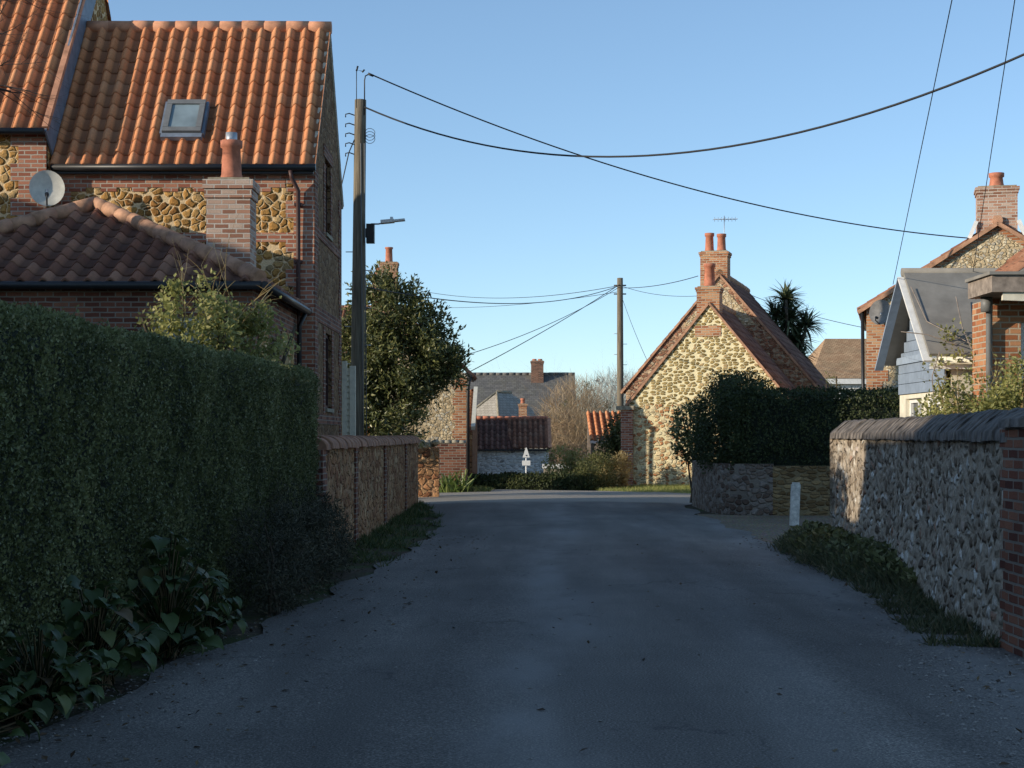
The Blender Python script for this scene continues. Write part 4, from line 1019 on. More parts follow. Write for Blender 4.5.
# house with two chimneys beyond it
def simple_house(name, label, x0, x1, y0, y1, ze, zr, wallm, roofm, along='x', z0=-2., cat='house', tile=True, ov=.15, wins=()):
    root = thing(name, label, cat, ((x0 + x1) / 2, (y0 + y1) / 2, 0))
    mb = MB()
    if along == 'x':
        ym = (y0 + y1) / 2
        mb.panel(Vector((x0, y0, z0)), X_, Z_, x1 - x0, ze - z0, [(a - x0, b - z0, c - x0, d - z0) for a, b, c, d in wins], .1)
        mb.panel(Vector((x1, y1, z0)), -X_, Z_, x1 - x0, ze - z0)
        mb.face([Vector((x1, y0, z0)), Vector((x1, y1, z0)), Vector((x1, y1, ze)), Vector((x1, ym, zr)), Vector((x1, y0, ze))])
        mb.face([Vector((x0, y1, z0)), Vector((x0, y0, z0)), Vector((x0, y0, ze)), Vector((x0, ym, zr)), Vector((x0, y1, ze))])
        mb.build('wall', wallm, root)
        for a, b, c, d in wins: add_window(root, Vector((a, y0, b)), X_, Z_, c - a, d - b, 2, 2)
        for sgn, yy, U, o in ((1, y0 - ov, X_, Vector((x0 - ov, y0 - ov, ze - .05))), (-1, y1 + ov, -X_, Vector((x1 + ov, y1 + ov, ze - .05)))):
            V = (Vector((0, ym, zr + .05)) - Vector((0, yy, ze - .05))); L = V.length; V.normalize(); W = x1 - x0 + 2 * ov
            if tile:
                k = max(3, round(W / .27)); pantile_mesh('roof', roofm, root, o, U, V, k, max(2, round(L / .32)), W / k, L / max(2, round(L / .32)), seg=6)
            else:
                mb = MB(); mb.obox(o, U, V, U.cross(V), 0, W, 0, L, 0, .06); mb.build('roof', roofm, root)
        mb = MB(); ridge_tiles(mb, (x0 - ov, ym, zr + .08), (x1 + ov, ym, zr + .08), .12); mb.build('ridge_tile', M['ridge_old'] if tile else M['slate'], root)
    return root
h = simple_house('brick_house', 'brick house with two chimney stacks behind the evergreen tree', -17, -6.2, 92, 100, 6.6, 9.2, M['brick_red'], M['pantile_brown'])
add_chimney(h, (389 - 512) * 95 / F, 95, 1.06, .9, 8.0, 1.6 + 172 * 95 / F, [(.0, 0, .9, .22)], M['brick_orange'], cap=.24)
add_chimney(h, (378.5 - 512) * 96.5 / F, 96.5, .72, .8, 8.0, 1.6 + 160 * 96.5 / F, [(0, 0, .42, .2)], M['brick_orange'], cap=.22)
simple_house('roadside_cottage', 'unseen pantiled cottage added behind the brick outhouse to shade the barn', -8, -2.5, 70.2, 76.2, 2.4, 4.9, M['stone_wall'], M['pantile_brown'])  # cottage added out of sight only to throw shade on the barn

# end of a low wall beyond the gap in the left wall
root = thing('stone_wall', 'short low brown wall with pale flints on top beyond the evergreen tree', 'wall', (-2.3, 41, 0))
mb = MB(); mb.box(-2.75, -1.88, 41., 41.4, -.2, 1.28); mb.build('rubble_face', M['stone_wall'], root)
mb = MB()
for i in range(26):
    p = Vector((random.uniform(-2.7, -1.92), random.uniform(41.02, 41.3), 1.28 + random.uniform(0, .12))); mb.lathe(p, [(.02, -.08), (.09, -.03), (.1, .03), (.05, .09)], 6, False)
mb.build('flint_top', M['flint'], root)
root = thing('stone_wall', 'dark low rubble wall below the lit brick outhouse corner', 'wall', (-1.9, 45.4, 0))
mb = MB(); mb.box(-2.7, -1.3, 45.2, 45.6, -.3, 1.38); mb.build('rubble_face', M['brick_dark'], root)
mb = MB(); coping(mb, [(-2.7, 45.4), (-1.3, 45.4)], .22, .08, 1.38, .2); mb.build('coping', M['stonecap'], root)

# outhouse with the black downpipe
root = thing('brick_outhouse', 'tall brick and rubble outhouse corner with black downpipe on the left', 'outhouse', (-2.4, 48.8, 0))
mb = MB(); OX0, OX1, OF = -4.2, -1.33, 47.2; oz = 3.32; om = (OX0 + OX1) / 2; ot = oz + 1.45
mb.face([Vector((OX0, OF, -.5)), Vector((OX1, OF, -.5)), Vector((OX1, OF, oz)), Vector((om, OF, ot)), Vector((OX0, OF, oz))])
mb.face([Vector((OX1, OF, -.8)), Vector((OX1, 50, -.8)), Vector((OX1, 50, oz)), Vector((OX1, OF, oz))])
mb.face([Vector((OX1, 50, -.8)), Vector((OX0, 50, -.8)), Vector((OX0, 50, oz)), Vector((om, 50, ot)), Vector((OX1, 50, oz))])
mb.face([Vector((OX0, 50, -.8)), Vector((OX0, OF, -.8)), Vector((OX0, OF, oz)), Vector((OX0, 50, oz))])
mb.build('wall', M['flint'], root)
mb = MB(); quoin(mb, Vector((OX1, OF, -.4)), -X_, Z_, -Y_, oz + .4, .42, .34, .24, .02); mb.build('quoin', M['brick_orange'], root)
V = Vector((om - OX1 - .1, 0, ot - oz + .05)); L = V.length; V.normalize()
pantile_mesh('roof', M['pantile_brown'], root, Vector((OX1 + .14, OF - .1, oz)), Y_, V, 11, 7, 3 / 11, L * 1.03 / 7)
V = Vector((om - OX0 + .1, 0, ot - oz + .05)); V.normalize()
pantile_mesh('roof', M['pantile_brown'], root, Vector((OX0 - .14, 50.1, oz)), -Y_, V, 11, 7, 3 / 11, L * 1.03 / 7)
mb = MB(); mb.tube([(OX1 + .1, OF - .15, oz + .0), (OX1 + .1, 50.05, oz)], .07, 8); mb.tube([(OX1 + .1, OF - .14, oz), (OX1 + .04, OF - .1, oz - .3), (OX1 + .03, OF - .08, -.2)], .05, 8)
mb.build('downpipe', M['black'], root)

# next outbuilding: slope towards the viewpoint, white verge
root = thing('roadside_cottage', 'low brown-walled cottage with white sloping verge behind the black downpipe', 'cottage', (-3, 58, -.5))
mb = MB(); CX = -1.27; c0, cm, c1 = 51., 54.75, 58.5
mb.face([Vector((CX, c0, -2)), Vector((CX, c1, -2)), Vector((CX, c1, 1.75)), Vector((CX, cm, 3.1)), Vector((CX, c0, 1.75))])
mb.face([Vector((-6, c0, -2)), Vector((CX, c0, -2)), Vector((CX, c0, 1.75)), Vector((-6, c0, 1.75))]); mb.face([Vector((CX, c1, -2)), Vector((-6, c1, -2)), Vector((-6, c1, 1.75)), Vector((CX, c1, 1.75))])
mb.face([Vector((-6, c1, -2)), Vector((-6, c0, -2)), Vector((-6, c0, 1.75)), Vector((-6, cm, 3.1)), Vector((-6, c1, 1.75))])
mb.build('wall', M['stone_wall'], root)
V = Vector((0, cm - c0, 1.38)); L = V.length; V.normalize(); pantile_mesh('roof', M['pantile'], root, Vector((-6, c0 - .05, 1.72)), X_, V, 17, 12, (6 + CX) / 17, L / 12, seg=6)
V2 = Vector((0, -(cm - c0), 1.38)).normalized(); pantile_mesh('roof', M['pantile'], root, Vector((CX, c1 + .05, 1.72)), -X_, V2, 17, 12, (6 + CX) / 17, L / 12, seg=6)
mb = MB(); mb.bar((CX + .03, c0, 1.82), (CX + .03, cm, 3.2), .13, .12); mb.build('verge', M['cream'], root)

# strap-leaved plant
root = thing('strap_leaved_plant', 'bright green clump of strap leaves at the foot of the outhouse', 'plant', tuple(on(-1.6, 44.6)))
n = 130; P = np.tile(np.array(on(-1.62, 44.6)), (n, 1)) + rng.normal(size=(n, 3)) * [.22, .15, 0]; D = np.stack([rng.normal(size=n) * .65, rng.normal(size=n) * .5, np.ones(n)], 1)
mb = MB(); SW = [(-.045, 0, 0), (.045, 0, 0), (-.05, .5, .06), (.05, .5, .06), (-.02, 1, .4), (.02, 1, .4)]
mb.scatter(SW, [(0, 1, 3, 2), (2, 3, 5, 4)], P, D, unit(n) * [1, 1, .2], .55 * (.6 + .6 * rng.random(n))); mb.build('leaf_clump', M['strap'], root)

# low hedge across the end of the road
def box_hedge(name, label, path, hw, z0, z1, n, size, mat, seed=3, base=None, flat=False):
    P0 = [Vector((p[0], p[1], 0)) for p in path]; root = thing(name, label, 'hedge', tuple(P0[0] + Vector((0, 0, base if base is not None else z0))))
    mb = MB(); cm_ = MB(); tot = sum((b - a).length for a, b in zip(P0[:-1], P0[1:]))
    for a, b in zip(P0[:-1], P0[1:]):
        L = (b - a).length; t = (b - a) / L; s_ = Vector((-t.y, t.x, 0)); k = int(n * L / tot)
        u = rng.uniform(-.5 * hw / L, 1 + .5 * hw / L, k); Hh = z1 - z0; per = 2 * Hh + 2 * hw; q = rng.random(k) * per
        side = np.where(q < Hh, 1., np.where(q < Hh + 2 * hw, 0., -1.))
        z = np.where(q < Hh, z0 + q, np.where(q < Hh + 2 * hw, z1, z0 + (q - Hh - 2 * hw)))
        o = np.where(q < Hh, -hw, np.where(q < Hh + 2 * hw, -hw + (q - Hh), hw))
        rd = .3 * min(hw, Hh)
        z = z - np.where(side == 0, (np.abs(o) / hw) ** 4 * rd, 0); o = o * (1 - np.where(side != 0, np.clip((z - z1 + rd * 1.5) / (rd * 1.5), 0, 1) ** 2 * .25, 0))
        Nn = np.array(s_)[None] * (-side)[:, None] * 1. ; Nn = Nn + np.array([0, 0, 1.])[None] * (side == 0)[:, None]
        P = np.array(a)[None] + np.array(t)[None] * (u * L)[:, None] + np.array(s_)[None] * o[:, None]; P[:, 2] = z
        P = P + Nn * (swell(P, 1.3, seed) * .08 + swell(P, 3.5, seed + 2) * .05 + rng.normal(size=k) * .03)[:, None]
        N2 = Nn * .6 + unit(k) * .7
        mb.scatter(*DIAMOND, P, np.cross(N2, unit(k)) + [0, 0, .25], N2, size * (.6 + .8 * rng.random(k)), 0, np.clip(.45 + .3 * swell(P, 2, seed) + rng.normal(size=k) * .2, 0, 1))
        cm_.obox(a, t, s_, Z_, -.1, L + .1, -hw + .14, hw - .14, z0, z1 - .14)
    # ends
    for e, d in ((P0[0], P0[0] - P0[1]), (P0[-1], P0[-1] - P0[-2])):
        d = d.normalized(); s_ = Vector((-d.y, d.x, 0)); k = int(n * .08)
        v = rng.uniform(-hw, hw, k); P = np.array(e)[None] + np.array(s_)[None] * v[:, None] + np.array(d)[None] * (hw * .5 * (1 - (v / hw) ** 2) + .03 * rng.normal(size=k))[:, None]; P[:, 2] = rng.uniform(z0, z1 - .1 * (v / hw) ** 2, k)
        N2 = unit(k) * .7 + np.array(d)[None] * .6
        mb.scatter(*DIAMOND, P, np.cross(N2, unit(k)) + [0, 0, .25], N2, size * (.6 + .8 * rng.random(k)), 0)
    mb.build('foliage', mat, root); cm_.build('branches', M['hedge_core'], root)
    return root
box_hedge('low_hedge', 'low dark green hedge across the far end of the road', [(-.9, 48.2), (2.2, 47.6)], .5, -.25, .36, 12000, .065, M['hedge_dark'])
SHA = 8.6

# =========================================================== far end
root = thing('pantiled_barn', 'long low barn with dark pantile roof and whitewashed wall at the road end', 'barn', (.1, 77, -1.4))
mb = MB(); bx0, bx1, bF, bB, be, br_ = -1.75, 1.72, 75., 79.4, .95, 2.3; bm_ = (bF + bB) / 2
mb.panel(Vector((bx0, bF, -2.2)), X_, Z_, bx1 - bx0, be + 2.2)
mb.face([Vector((bx1, bF, -2.2)), Vector((bx1, bB, -2.2)), Vector((bx1, bB, be)), Vector((bx1, bm_, br_)), Vector((bx1, bF, be))])
mb.face([Vector((bx0, bB, -2.2)), Vector((bx0, bF, -2.2)), Vector((bx0, bF, be)), Vector((bx0, bm_, br_)), Vector((bx0, bB, be))])
mb.face([Vector((bx1, bB, -2.2)), Vector((bx0, bB, -2.2)), Vector((bx0, bB, be)), Vector((bx1, bB, be))])
M['whitewash'] = m_rubble('whitewashed_rubble', [(0, (.3, .3, .29)), (.12, (.68, .66, .62)), (.4, (.8, .78, .74)), (1, (.86, .84, .8))], (.76, .74, .7), 4., .04, 1.6, .05, .04)
mb.build('wall', M['whitewash'], root)
V = Vector((0, bm_ - bF + .15, br_ - be + .08)); L = V.length; V.normalize()
pantile_mesh('roof', M['pantile_dark'], root, Vector((bx0 - .1, bF - .15, be - .03)), X_, V, 9, 8, .27, L / 8, [((.35, bF, be), (1, .25, 0))], seg=6)
pantile_mesh('roof', M['pantile_brown'], root, Vector((-.2, bF - .15, be + .04)), X_, V, 8, 8, .25, L / 8, [((.0, bF, be), (-1, -.25, 0))], seg=6)
V2 = Vector((0, -V.y, V.z)); pantile_mesh('roof', M['pantile_brown'], root, Vector((bx1 + .1, bB + .15, be - .03)), -X_, V2, 13, 8, .262, L / 8, seg=4)
mb = MB(); ridge_tiles(mb, (bx0, bm_, br_ + .1), (bx1, bm_, br_ + .1), .11, .35); mb.build('ridge_tile', M['pot'], root)
mb = MB(); mb.box(bx0, bx1, bF - .2, bF - .12, be - .1, be - .02); mb.build('gutter', M['black'], root)
mb = MB(); mb.bar((bx1 + .06, bF - .12, be + .02), (bx1 + .06, bm_, br_ + .08), .16, .12); mb.build('verge', M['ridge'], root)
root = thing('brick_house', 'narrow brick chimney house rising behind the pantiled barn', 'house', (.55, 83, -1.5))
mb = MB(); mb.box(-.2, 1.5, 82, 85, -2, 1.6); mb.build('wall', M['brick_red'], root)
mb = MB(); mb.face([Vector((-.3, 81.9, 1.6)), Vector((1.6, 81.9, 1.6)), Vector((1.6, 83.5, 2.3)), Vector((-.3, 83.5, 2.3))]); mb.face([Vector((1.6, 85.1, 1.6)), Vector((-.3, 85.1, 1.6)), Vector((-.3, 83.5, 2.3)), Vector((1.6, 83.5, 2.3))]); mb.build('roof', M['slate'], root)
add_chimney(root, .56, 83.2, .42, .42, 1.8, 3.2, [(0, 0, .28, .11)], M['brick_orange'], cap=.12)

root = thing('slate_house', 'small house with grey hipped slate roof behind the barn', 'house', (-.45, 91.1, -1.5), -R(42))
ROOT[root] = Matrix.Translation((-.45, 91.1, -1.5))
mb = MB(); mb.box(-1.75, .85, 89.2, 93, -3, 2.45); mb.build('wall', M['cream'], root)
A = [Vector((-1.95, 89, 2.4)), Vector((1.05, 89, 2.4)), Vector((1.05, 93.2, 2.4)), Vector((-1.95, 93.2, 2.4))]; P1 = Vector((-.45, 90.5, 4.0)); P2 = Vector((-.45, 91.7, 4.0))
mb = MB(); mb.face([A[0], A[1], P1]); mb.face([A[1], A[2], P2, P1]); mb.face([A[2], A[3], P2]); mb.face([A[3], A[0], P1, P2]); rf = mb.build('roof', M['slate_lit'], root)
mb = MB(); mb.tube([A[0] + Z_ * .03, P1 + Z_ * .05], .07, 6); mb.tube([A[1] + Z_ * .03, P1 + Z_ * .05], .07, 6); mb.tube([P1 + Z_ * .05, P2 + Z_ * .05], .08, 6); mb.build('ridge_tile', M['stonecap'], root)
root = thing('slate_house', 'long far house with wide grey slate roof and single brown chimney', 'house', (.4, 112, -2))
mb = MB(); mb.box(-4.6, 4.2, 108.2, 116, -3, 2.7); mb.build('wall', M['brick_red'], root)
mb = MB(); mb.face([Vector((-4.8, 108, 2.5)), Vector((4.4, 108, 2.5)), Vector((4.4, 112, 5.85)), Vector((-4.8, 112, 5.85))]); mb.face([Vector((4.4, 116.2, 2.5)), Vector((-4.8, 116.2, 2.5)), Vector((-4.8, 112, 5.85)), Vector((4.4, 112, 5.85))])
mb.build('roof', M['slate'], root)
for gx_, q_ in ((4.2, 0), (-4.6, 1)):
    mb = MB(); mb.face([Vector((gx_, (108.2, 116)[q_], 2.6)), Vector((gx_, (116, 108.2)[q_], 2.6)), Vector((gx_, 112, 5.75))]); mb.build('gable', M['brick_red'], root)
mb = MB(); ridge_tiles(mb, (-4.8, 112, 5.86), (4.4, 112, 5.86), .12); mb.build('ridge_tile', M['slate'], root)
add_chimney(root, 1.76, 111.6, .86, .7, 4.8, 6.75, [(-.2, 0, .12, .14), (.2, 0, .12, .14)], M['brick_dark'], cap=.2)

# warning sign
sx, sy = .55, 62.
root = thing('road_sign', 'white triangular road sign with a rectangular plate on a post', 'road sign', tuple(on(sx, sy)))
mb = MB(); mb.tube([on(sx, sy, -.1), (sx, sy, 1.02)], .03, 8); mb.build('post', M['white'], root)
def tri(mb, c, w_, h_, y0, y1):
    a = [Vector((c[0] - w_ / 2, y0, c[1])), Vector((c[0] + w_ / 2, y0, c[1])), Vector((c[0] + .02, y0, c[1] + h_)), Vector((c[0] - .02, y0, c[1] + h_))]
    b = [Vector((p.x, y1, p.z)) for p in a]
    mb.face(a); mb.face(b[::-1])
    for k in range(4): mb.face([a[(k + 1) % 4], a[k], b[k], b[(k + 1) % 4]])
mb = MB(); tri(mb, (sx, .73), .28, .38, sy - .06, sy - .04); mb.build('triangle_plate', M['sign_white'], root)
mb = MB(); mb.lathe((sx, sy - .062, .81), [(.02, -.02), (.024, 0), (.02, .02)], 8); mb.build('symbol', M['black'], root)
mb = MB(); mb.box(sx - .16, sx + .16, sy - .06, sy - .04, .42, .61); mb.build('rectangular_plate', M['sign_white'], root)
root = thing('low_wall', 'low white painted wall right of the road sign', 'wall', tuple(on(2., 63)))
mb = MB(); mb.box(1.25, 2.3, 63, 63.25, -1.4, .28); mb.build('wall_face', M['stonecap'], root); mb = MB(); mb.box(1.2, 2.35, 62.95, 63.3, .283, .45); mb.build('coping', M['white'], root)

# twiggy shrubs and trees
def twig_bush(name, label, cat, x, y, z0, w_, h_, n, mat, leafm=None, leafn=0, leafs=.06, group=None, stems=40):
    root = thing(name, label, cat, (x, y, z0), group=group)
    mb = MB()
    for i in range(stems):
        a = random.uniform(0, 2 * math.pi); q = random.random()
        d = Vector((math.cos(a) * q * w_ / h_ * 1.0, math.sin(a) * q * w_ / h_ * 1.0, .9))
        branchy(mb, (x + random.gauss(0, .1) * w_, y + random.gauss(0, .1) * w_, z0), d, h_ * random.uniform(.4, .62), .006 + .0025 * h_, 3 if stems < 30 else 2, .75, 4, .0, 4)
    mb.build('stem', mat, root)
    m2 = MB(); k = n; u = unit(k); u[:, 2] = np.abs(u[:, 2]) * 1.2 - .25
    P = np.array([x, y, z0 + h_ * .45]) + u * np.array([w_ / 2, w_ / 2, h_ * .5]) * (rng.random(k) ** .4)[:, None]
    D = (P - np.array([x, y, z0 - h_ * .2])) / h_ + unit(k) * .8; m2.scatter(*TWIG, P, D, unit(k), h_ * .09 * (.5 + rng.random(k)))
    m2.build('twigs', mat, root)
    if leafm:
        m3 = MB(); clump_leaves(m3, [((x, y, z0 + h_ * .5), (w_ * .45, w_ * .45, h_ * .45))], leafn, leafs, DIAMOND, 0, .12); m3.build('foliage', leafm, root)
    return root
twig_bush('bare_shrub', 'large bare orange-brown twiggy shrub at the road end', 'shrub', 3.5, 88, -1.8, 4.8, 6.9, 6500, M['twig'], M['shrub'], 260, .1, None, 22)
twig_bush('bare_tree', 'pale grey bare tree behind the far utility pole', 'tree', 6.2, 96, -1.8, 6.4, 7.6, 9000, M['twig_grey'], M['twig_grey'], 900, .12, None, 26)
shrub('olive_shrub', 'olive green shrub right of the road sign', 'shrub', tuple(on(1.95, 58)), [((1.95, 58, .35), (.7, .8, .95)), ((2.5, 57, .1), (.6, .6, .8))], 4200, .09, M['climb'], DIAMOND, None, 6, .12)
shrub('olive_shrub', 'grey-olive shrub at the corner where the road bends', 'shrub', tuple(on(2.15, 47.2)), [((2.25, 47.3, .35), (.42, .4, .5)), ((2.6, 48., .5), (.45, .5, .6)), ((1.9, 47.2, .15), (.28, .3, .25))], 5200, .08, M['shrub'], NARROW, None, 8, .09)
shrub('conical_shrub', 'dark green upright shrub between the red roofed shed and the cottage', 'shrub', tuple(on(3.1, 52.)), [((3.25, 52, .9), (.55, .5, .85)), ((3.45, 52, 1.7), (.32, .3, .65)), ((2.95, 52, .5), (.45, .4, .5)), ((3.6, 52, 1.3), (.4, .4, .9))], 7000, .085, M['holm'], DIAMOND, None, 5, .09)
shrub('straw_shrub', 'straw coloured dry shrub at the left foot of the stone cottage', 'shrub', tuple(on(3.0, 48.6)), [((3.05, 48.4, .4), (.45, .4, .45)), ((3.3, 48.6, .55), (.28, .3, .45))], 3600, .11, M['straw'], NARROW, None, 6, .08, .8)
# small red-roofed shed
root = thing('open_shed', 'small open shed with bright red pantile roof behind the shrubs', 'shed', (3.4, 59, 0))
for (x, y) in ((2.9, 57.6), (4.0, 57.6), (2.9, 60.2), (4.0, 60.2)):
    mb = MB(); mb.box(x - .06, x + .06, y - .06, y + .06, -1, 1.42 if y < 58 else 2.35); mb.build('post', M['wood_grey'], root)
mb = MB(); mb.box(2.97, 3.93, 60.2, 60.28, -1, 2.3); mb.build('back_wall', M['wood_grey'], root)
V = Vector((0, 2.9, 1.05)); L = V.length; V.normalize(); pantile_mesh('roof', M['pantile'], root, Vector((2.8, 57.4, 1.4)), X_, V, 6, 8, .23, L / 8, seg=6)
mb = MB(); mb.box(2.8, 4.18, 57.36, 57.4, 1.3, 1.4); mb.build('fascia', M['white'], root)

# far wood closing the view
mb = MB()
for k in range(150):
    x = random.uniform(-130, 130); y = random.uniform(190, 240); r = random.uniform(3., 4.6)
    clump_leaves(mb, [((x, y, -2.4 + r * .7), (r * 1.4, r, r))], 120, .9, DIAMOND, 0, .8)
tag(mb.build('far_wood', M['twig']), 'low belt of distant trees beyond the village', 'wood', kind='stuff')

# =========================================================== cottages on the right
def gable_cottage(root, hw, ze, za, depth, wallm, roofm, zbase=-.3):
    mb = MB(); y0, y1 = 0., depth
    mb.face([Vector((-hw, y0, zbase)), Vector((hw, y0, zbase)), Vector((hw, y0, ze)), Vector((0, y0, za)), Vector((-hw, y0, ze))])
    mb.face([Vector((hw, y1, zbase)), Vector((-hw, y1, zbase)), Vector((-hw, y1, ze)), Vector((0, y1, za)), Vector((hw, y1, ze))])
    mb.face([Vector((hw, y0, zbase)), Vector((hw, y1, zbase)), Vector((hw, y1, ze)), Vector((hw, y0, ze))])
    mb.face([Vector((-hw, y1, zbase)), Vector((-hw, y0, zbase)), Vector((-hw, y0, ze)), Vector((-hw, y1, ze))])
    w_ = mb.build('wall', wallm, root, local=True)
    rise = (za - ze) / hw
    for s_ in (1, -1):
        V = Vector((-s_ * hw, 0, za - ze)); L0 = V.length; V.normalize(); ov = .2; L = L0 + ov
        o = Vector((s_ * hw, 0, ze + .02)) - V * ov
        U = Y_ if s_ > 0 else -Y_
        if s_ < 0: o = o + Y_ * (depth - .0)
        k = max(3, round(depth / .27)); r = max(2, round(L / .32))
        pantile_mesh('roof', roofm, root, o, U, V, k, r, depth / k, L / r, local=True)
    mb = MB(); ridge_tiles(mb, (0, .05, za + .12), (0, depth, za + .12), .12); mb.build('ridge_tile', M['ridge_old'], root, local=True)
    for s_ in (1, -1):
        mb = MB(); V = Vector((-s_ * hw, 0, za - ze)).normalized()
        mb.bar(Vector((s_ * hw, .0, ze + .02)) - V * .25, Vector((0, .0, za + .06)), .14, .065); mb.build('verge', M['ridge_old'], root, local=True)
    return w_
RB = -R(16)
root = thing('stone_cottage', 'sunlit yellow carstone cottage gable with single brick chimney', 'cottage', (6.03, 49.0, 0), RB)
gable_cottage(root, 2.56, 2.5, 5.58, 5.0, M['carstone_cottage'], M['pantile_dark'])
mb = MB(); mb.obox(Vector((0, 0, 0)), X_, Z_, -Y_, -2.35, 2.5, -.3, 2.25, -.05, .02)
random.seed(21)
for k in range(16): mb.obox(Vector((0, 0, 0)), X_, Z_, -Y_, -2.35 + k * .3, -2.35 + k * .3 + .3, 2.25, 2.25 + random.choice((.0015, .1, .2, .3)), -.05, .019)
mb.build('mixed_rubble_face', M['mixed_rubble'], root, local=True)
mb = MB(); mb.obox(Vector((0, 0, 0)), X_, Z_, -Y_, -2.72, -2.355, -.35, 2.38, -.3, .16); mb.m = 1; mb.obox(Vector((0, 0, 0)), X_, Z_, -Y_, -2.85, -2.3, 2.38, 2.5, -.3, .24)
mb.build('brick_pilaster', [M['brick_red'], M['stonecap']], root, local=True)
add_chimney(root, -.03, .32, .7, .62, 4.55, 6.13, [(0, 0, .72, .17)], M['brick_orange'], local=True, cap=.14)
mb = MB(); mb.obox(Vector((-.03, 0, 0)), X_, Z_, -Y_, -.4, .4, 4.62, 4.95, -.05, .016); mb.build('brick_shoulder', M['brick_orange'], root, local=True)

root = thing('stone_cottage', 'taller flint and red brick house with two chimney pots behind the carstone gable', 'cottage', (7.0, 54.0, 0), RB)
gable_cottage(root, 3.22, 3.2, 6.95, 7., M['red_rubble'], M['pantile_dark'])
mb = MB(); zz = 5.3; kx = 3.08 * (6.9 - zz) / 3.65
mb.face([Vector((-kx + .12, -.015, zz)), Vector((kx - .12, -.015, zz)), Vector((0, -.015, 6.75))]); mb.build('flint_panel', M['flint'], root, local=True)
add_chimney(root, -.2, .4, .92, .7, 5.4, 7.8, [(-.2, 0, .64, .15), (.21, 0, .6, .15)], M['brick_orange'], local=True, cap=.16)
cw = ROOT[root] @ Vector((.01, .4, 7.8))
root = thing('tv_aerial', 'thin metal television aerial beside the twin chimney pots', 'aerial', tuple(cw + Vector((.1, 0, 0))))
mb = MB(); a = cw + Vector((.12, .2, 0)); mb.tube([a, a + Z_ * 1.28], .014, 5); mb.build('mast', M['steel'], root)
mb = MB(); b = a + Z_ * 1.16; d = Vector((.9, .3, .05)).normalized(); mb.tube([b - d * .4, b + d * .5], .012, 5)
for k in range(7):
    p = b - d * .36 + d * .13 * k; e = Vector((-.3, .9, 0)).normalized() * .16; mb.tube([p - e, p + e], .007, 4); mb.tube([p - Z_ * .08, p + Z_ * .08], .007, 4)
mb.build('antenna', M['steel'], root)

# cordyline
root = thing('cabbage_palm', 'dark spiky-headed cabbage palm beside the cottages', 'tree', (10.4, 60, 0))
mb = MB(); heads = [((788, 322), 1.0, 260), ((786, 300), .8, 180), ((806, 327), .8, 180), ((775, 316), .75, 150), ((797, 342), .85, 200), ((781, 342), .8, 170), ((800, 357), .7, 130)]
for (p, r, n) in heads:
    c = at(p[0], p[1], 60 + random.uniform(-.5, .5)); mb.tube([Vector((10.4, 60, -.1)), Vector((10.4, 60, 2.5)), Vector((10.4, 60, 3.2)).lerp(c, .5), c], [.16, .12, .08, .06], 7)
mb.build('trunk', M['bark'], root)
mb = MB()
for (p, r, n) in heads:
    c = at(p[0], p[1], 60); u = unit(n); u[:, 2] = u[:, 2] * .75 + .25
    mb.scatter([(-.045, 0, 0), (.045, 0, 0), (-.04, .55, .05), (.04, .55, .05), (-.006, 1, -.12), (.006, 1, -.12)], [(0, 1, 3, 2), (2, 3, 5, 4)], np.tile(np.array(c), (n, 1)), u, unit(n) * .3 + [0, 0, 1], r * (.75 + .4 * rng.random(n)))
mb.build('crown', M['palm'], root)

# far bungalow right
root = thing('tiled_bungalow', 'bungalow with brown tiled hipped roof between the palm and the red brick house', 'house', (17.5, 75, 0))
mb = MB(); mb.box(13.8, 22, 72.3, 79, -.2, 4.05); mb.build('wall', M['white'], root)
A = [Vector((13.45, 72, 4.15)), Vector((22.3, 72, 4.15)), Vector((22.3, 79.3, 4.15)), Vector((13.45, 79.3, 4.15))]; P1 = Vector((14.8, 75.6, 6.15)); P2 = Vector((20.9, 75.6, 6.15))
mb = MB(); mb.face([A[0], A[1], P2, P1]); mb.face([A[1], A[2], P2]); mb.face([A[2], A[3], P1, P2]); mb.face([A[3], A[0], P1]); mb.build('roof', M['brown_tile'], root)
mb = MB(); mb.box(13.5, 22.25, 72.03, 72.1, 3.9, 4.14); mb.build('fascia', M['white'], root)
shrub('dark_shrub', 'small dark feathery conifer standing above the right hedge', 'shrub', (9.2, 46, 0), [((9.2, 46, 2.2), (.42, .42, .9)), ((9.2, 46, 2.9), (.22, .22, .55)), ((9.5, 46, 2.1), (.35, .3, .5))], 1500, .1, M['holm'], NARROW, None, 5, .1, .8)

# =========================================================== right: brick and flint house
root = thing('brick_house', 'brick and flint gabled house with broad chimney behind the blue porch', 'house', (9.3, 42, 0), -R(13.5))
ROOT[root] = Matrix.Translation((9.3, 42, 0))
rx0, rxa, rx1, ry0, ry1, rze, rza = 9.3, 12.6, 15.9, 42., 50., 4.95, 6.98
mb = MB()
mb.face([Vector((rx0, ry0, -.2)), Vector((rx1, ry0, -.2)), Vector((rx1, ry0, rze)), Vector((rxa, ry0, rza)), Vector((rx0, ry0, rze))])
mb.face([Vector((rx1, ry1, -.2)), Vector((rx0, ry1, -.2)), Vector((rx0, ry1, rze)), Vector((rxa, ry1, rza)), Vector((rx1, ry1, rze))])
mb.face([Vector((rx0, ry1, -.2)), Vector((rx0, ry0, -.2)), Vector((rx0, ry0, rze)), Vector((rx0, ry1, rze))]); mb.face([Vector((rx1, ry0, -.2)), Vector((rx1, ry1, -.2)), Vector((rx1, ry1, rze)), Vector((rx1, ry0, rze))])
mb.build('wall', M['flint'], root)
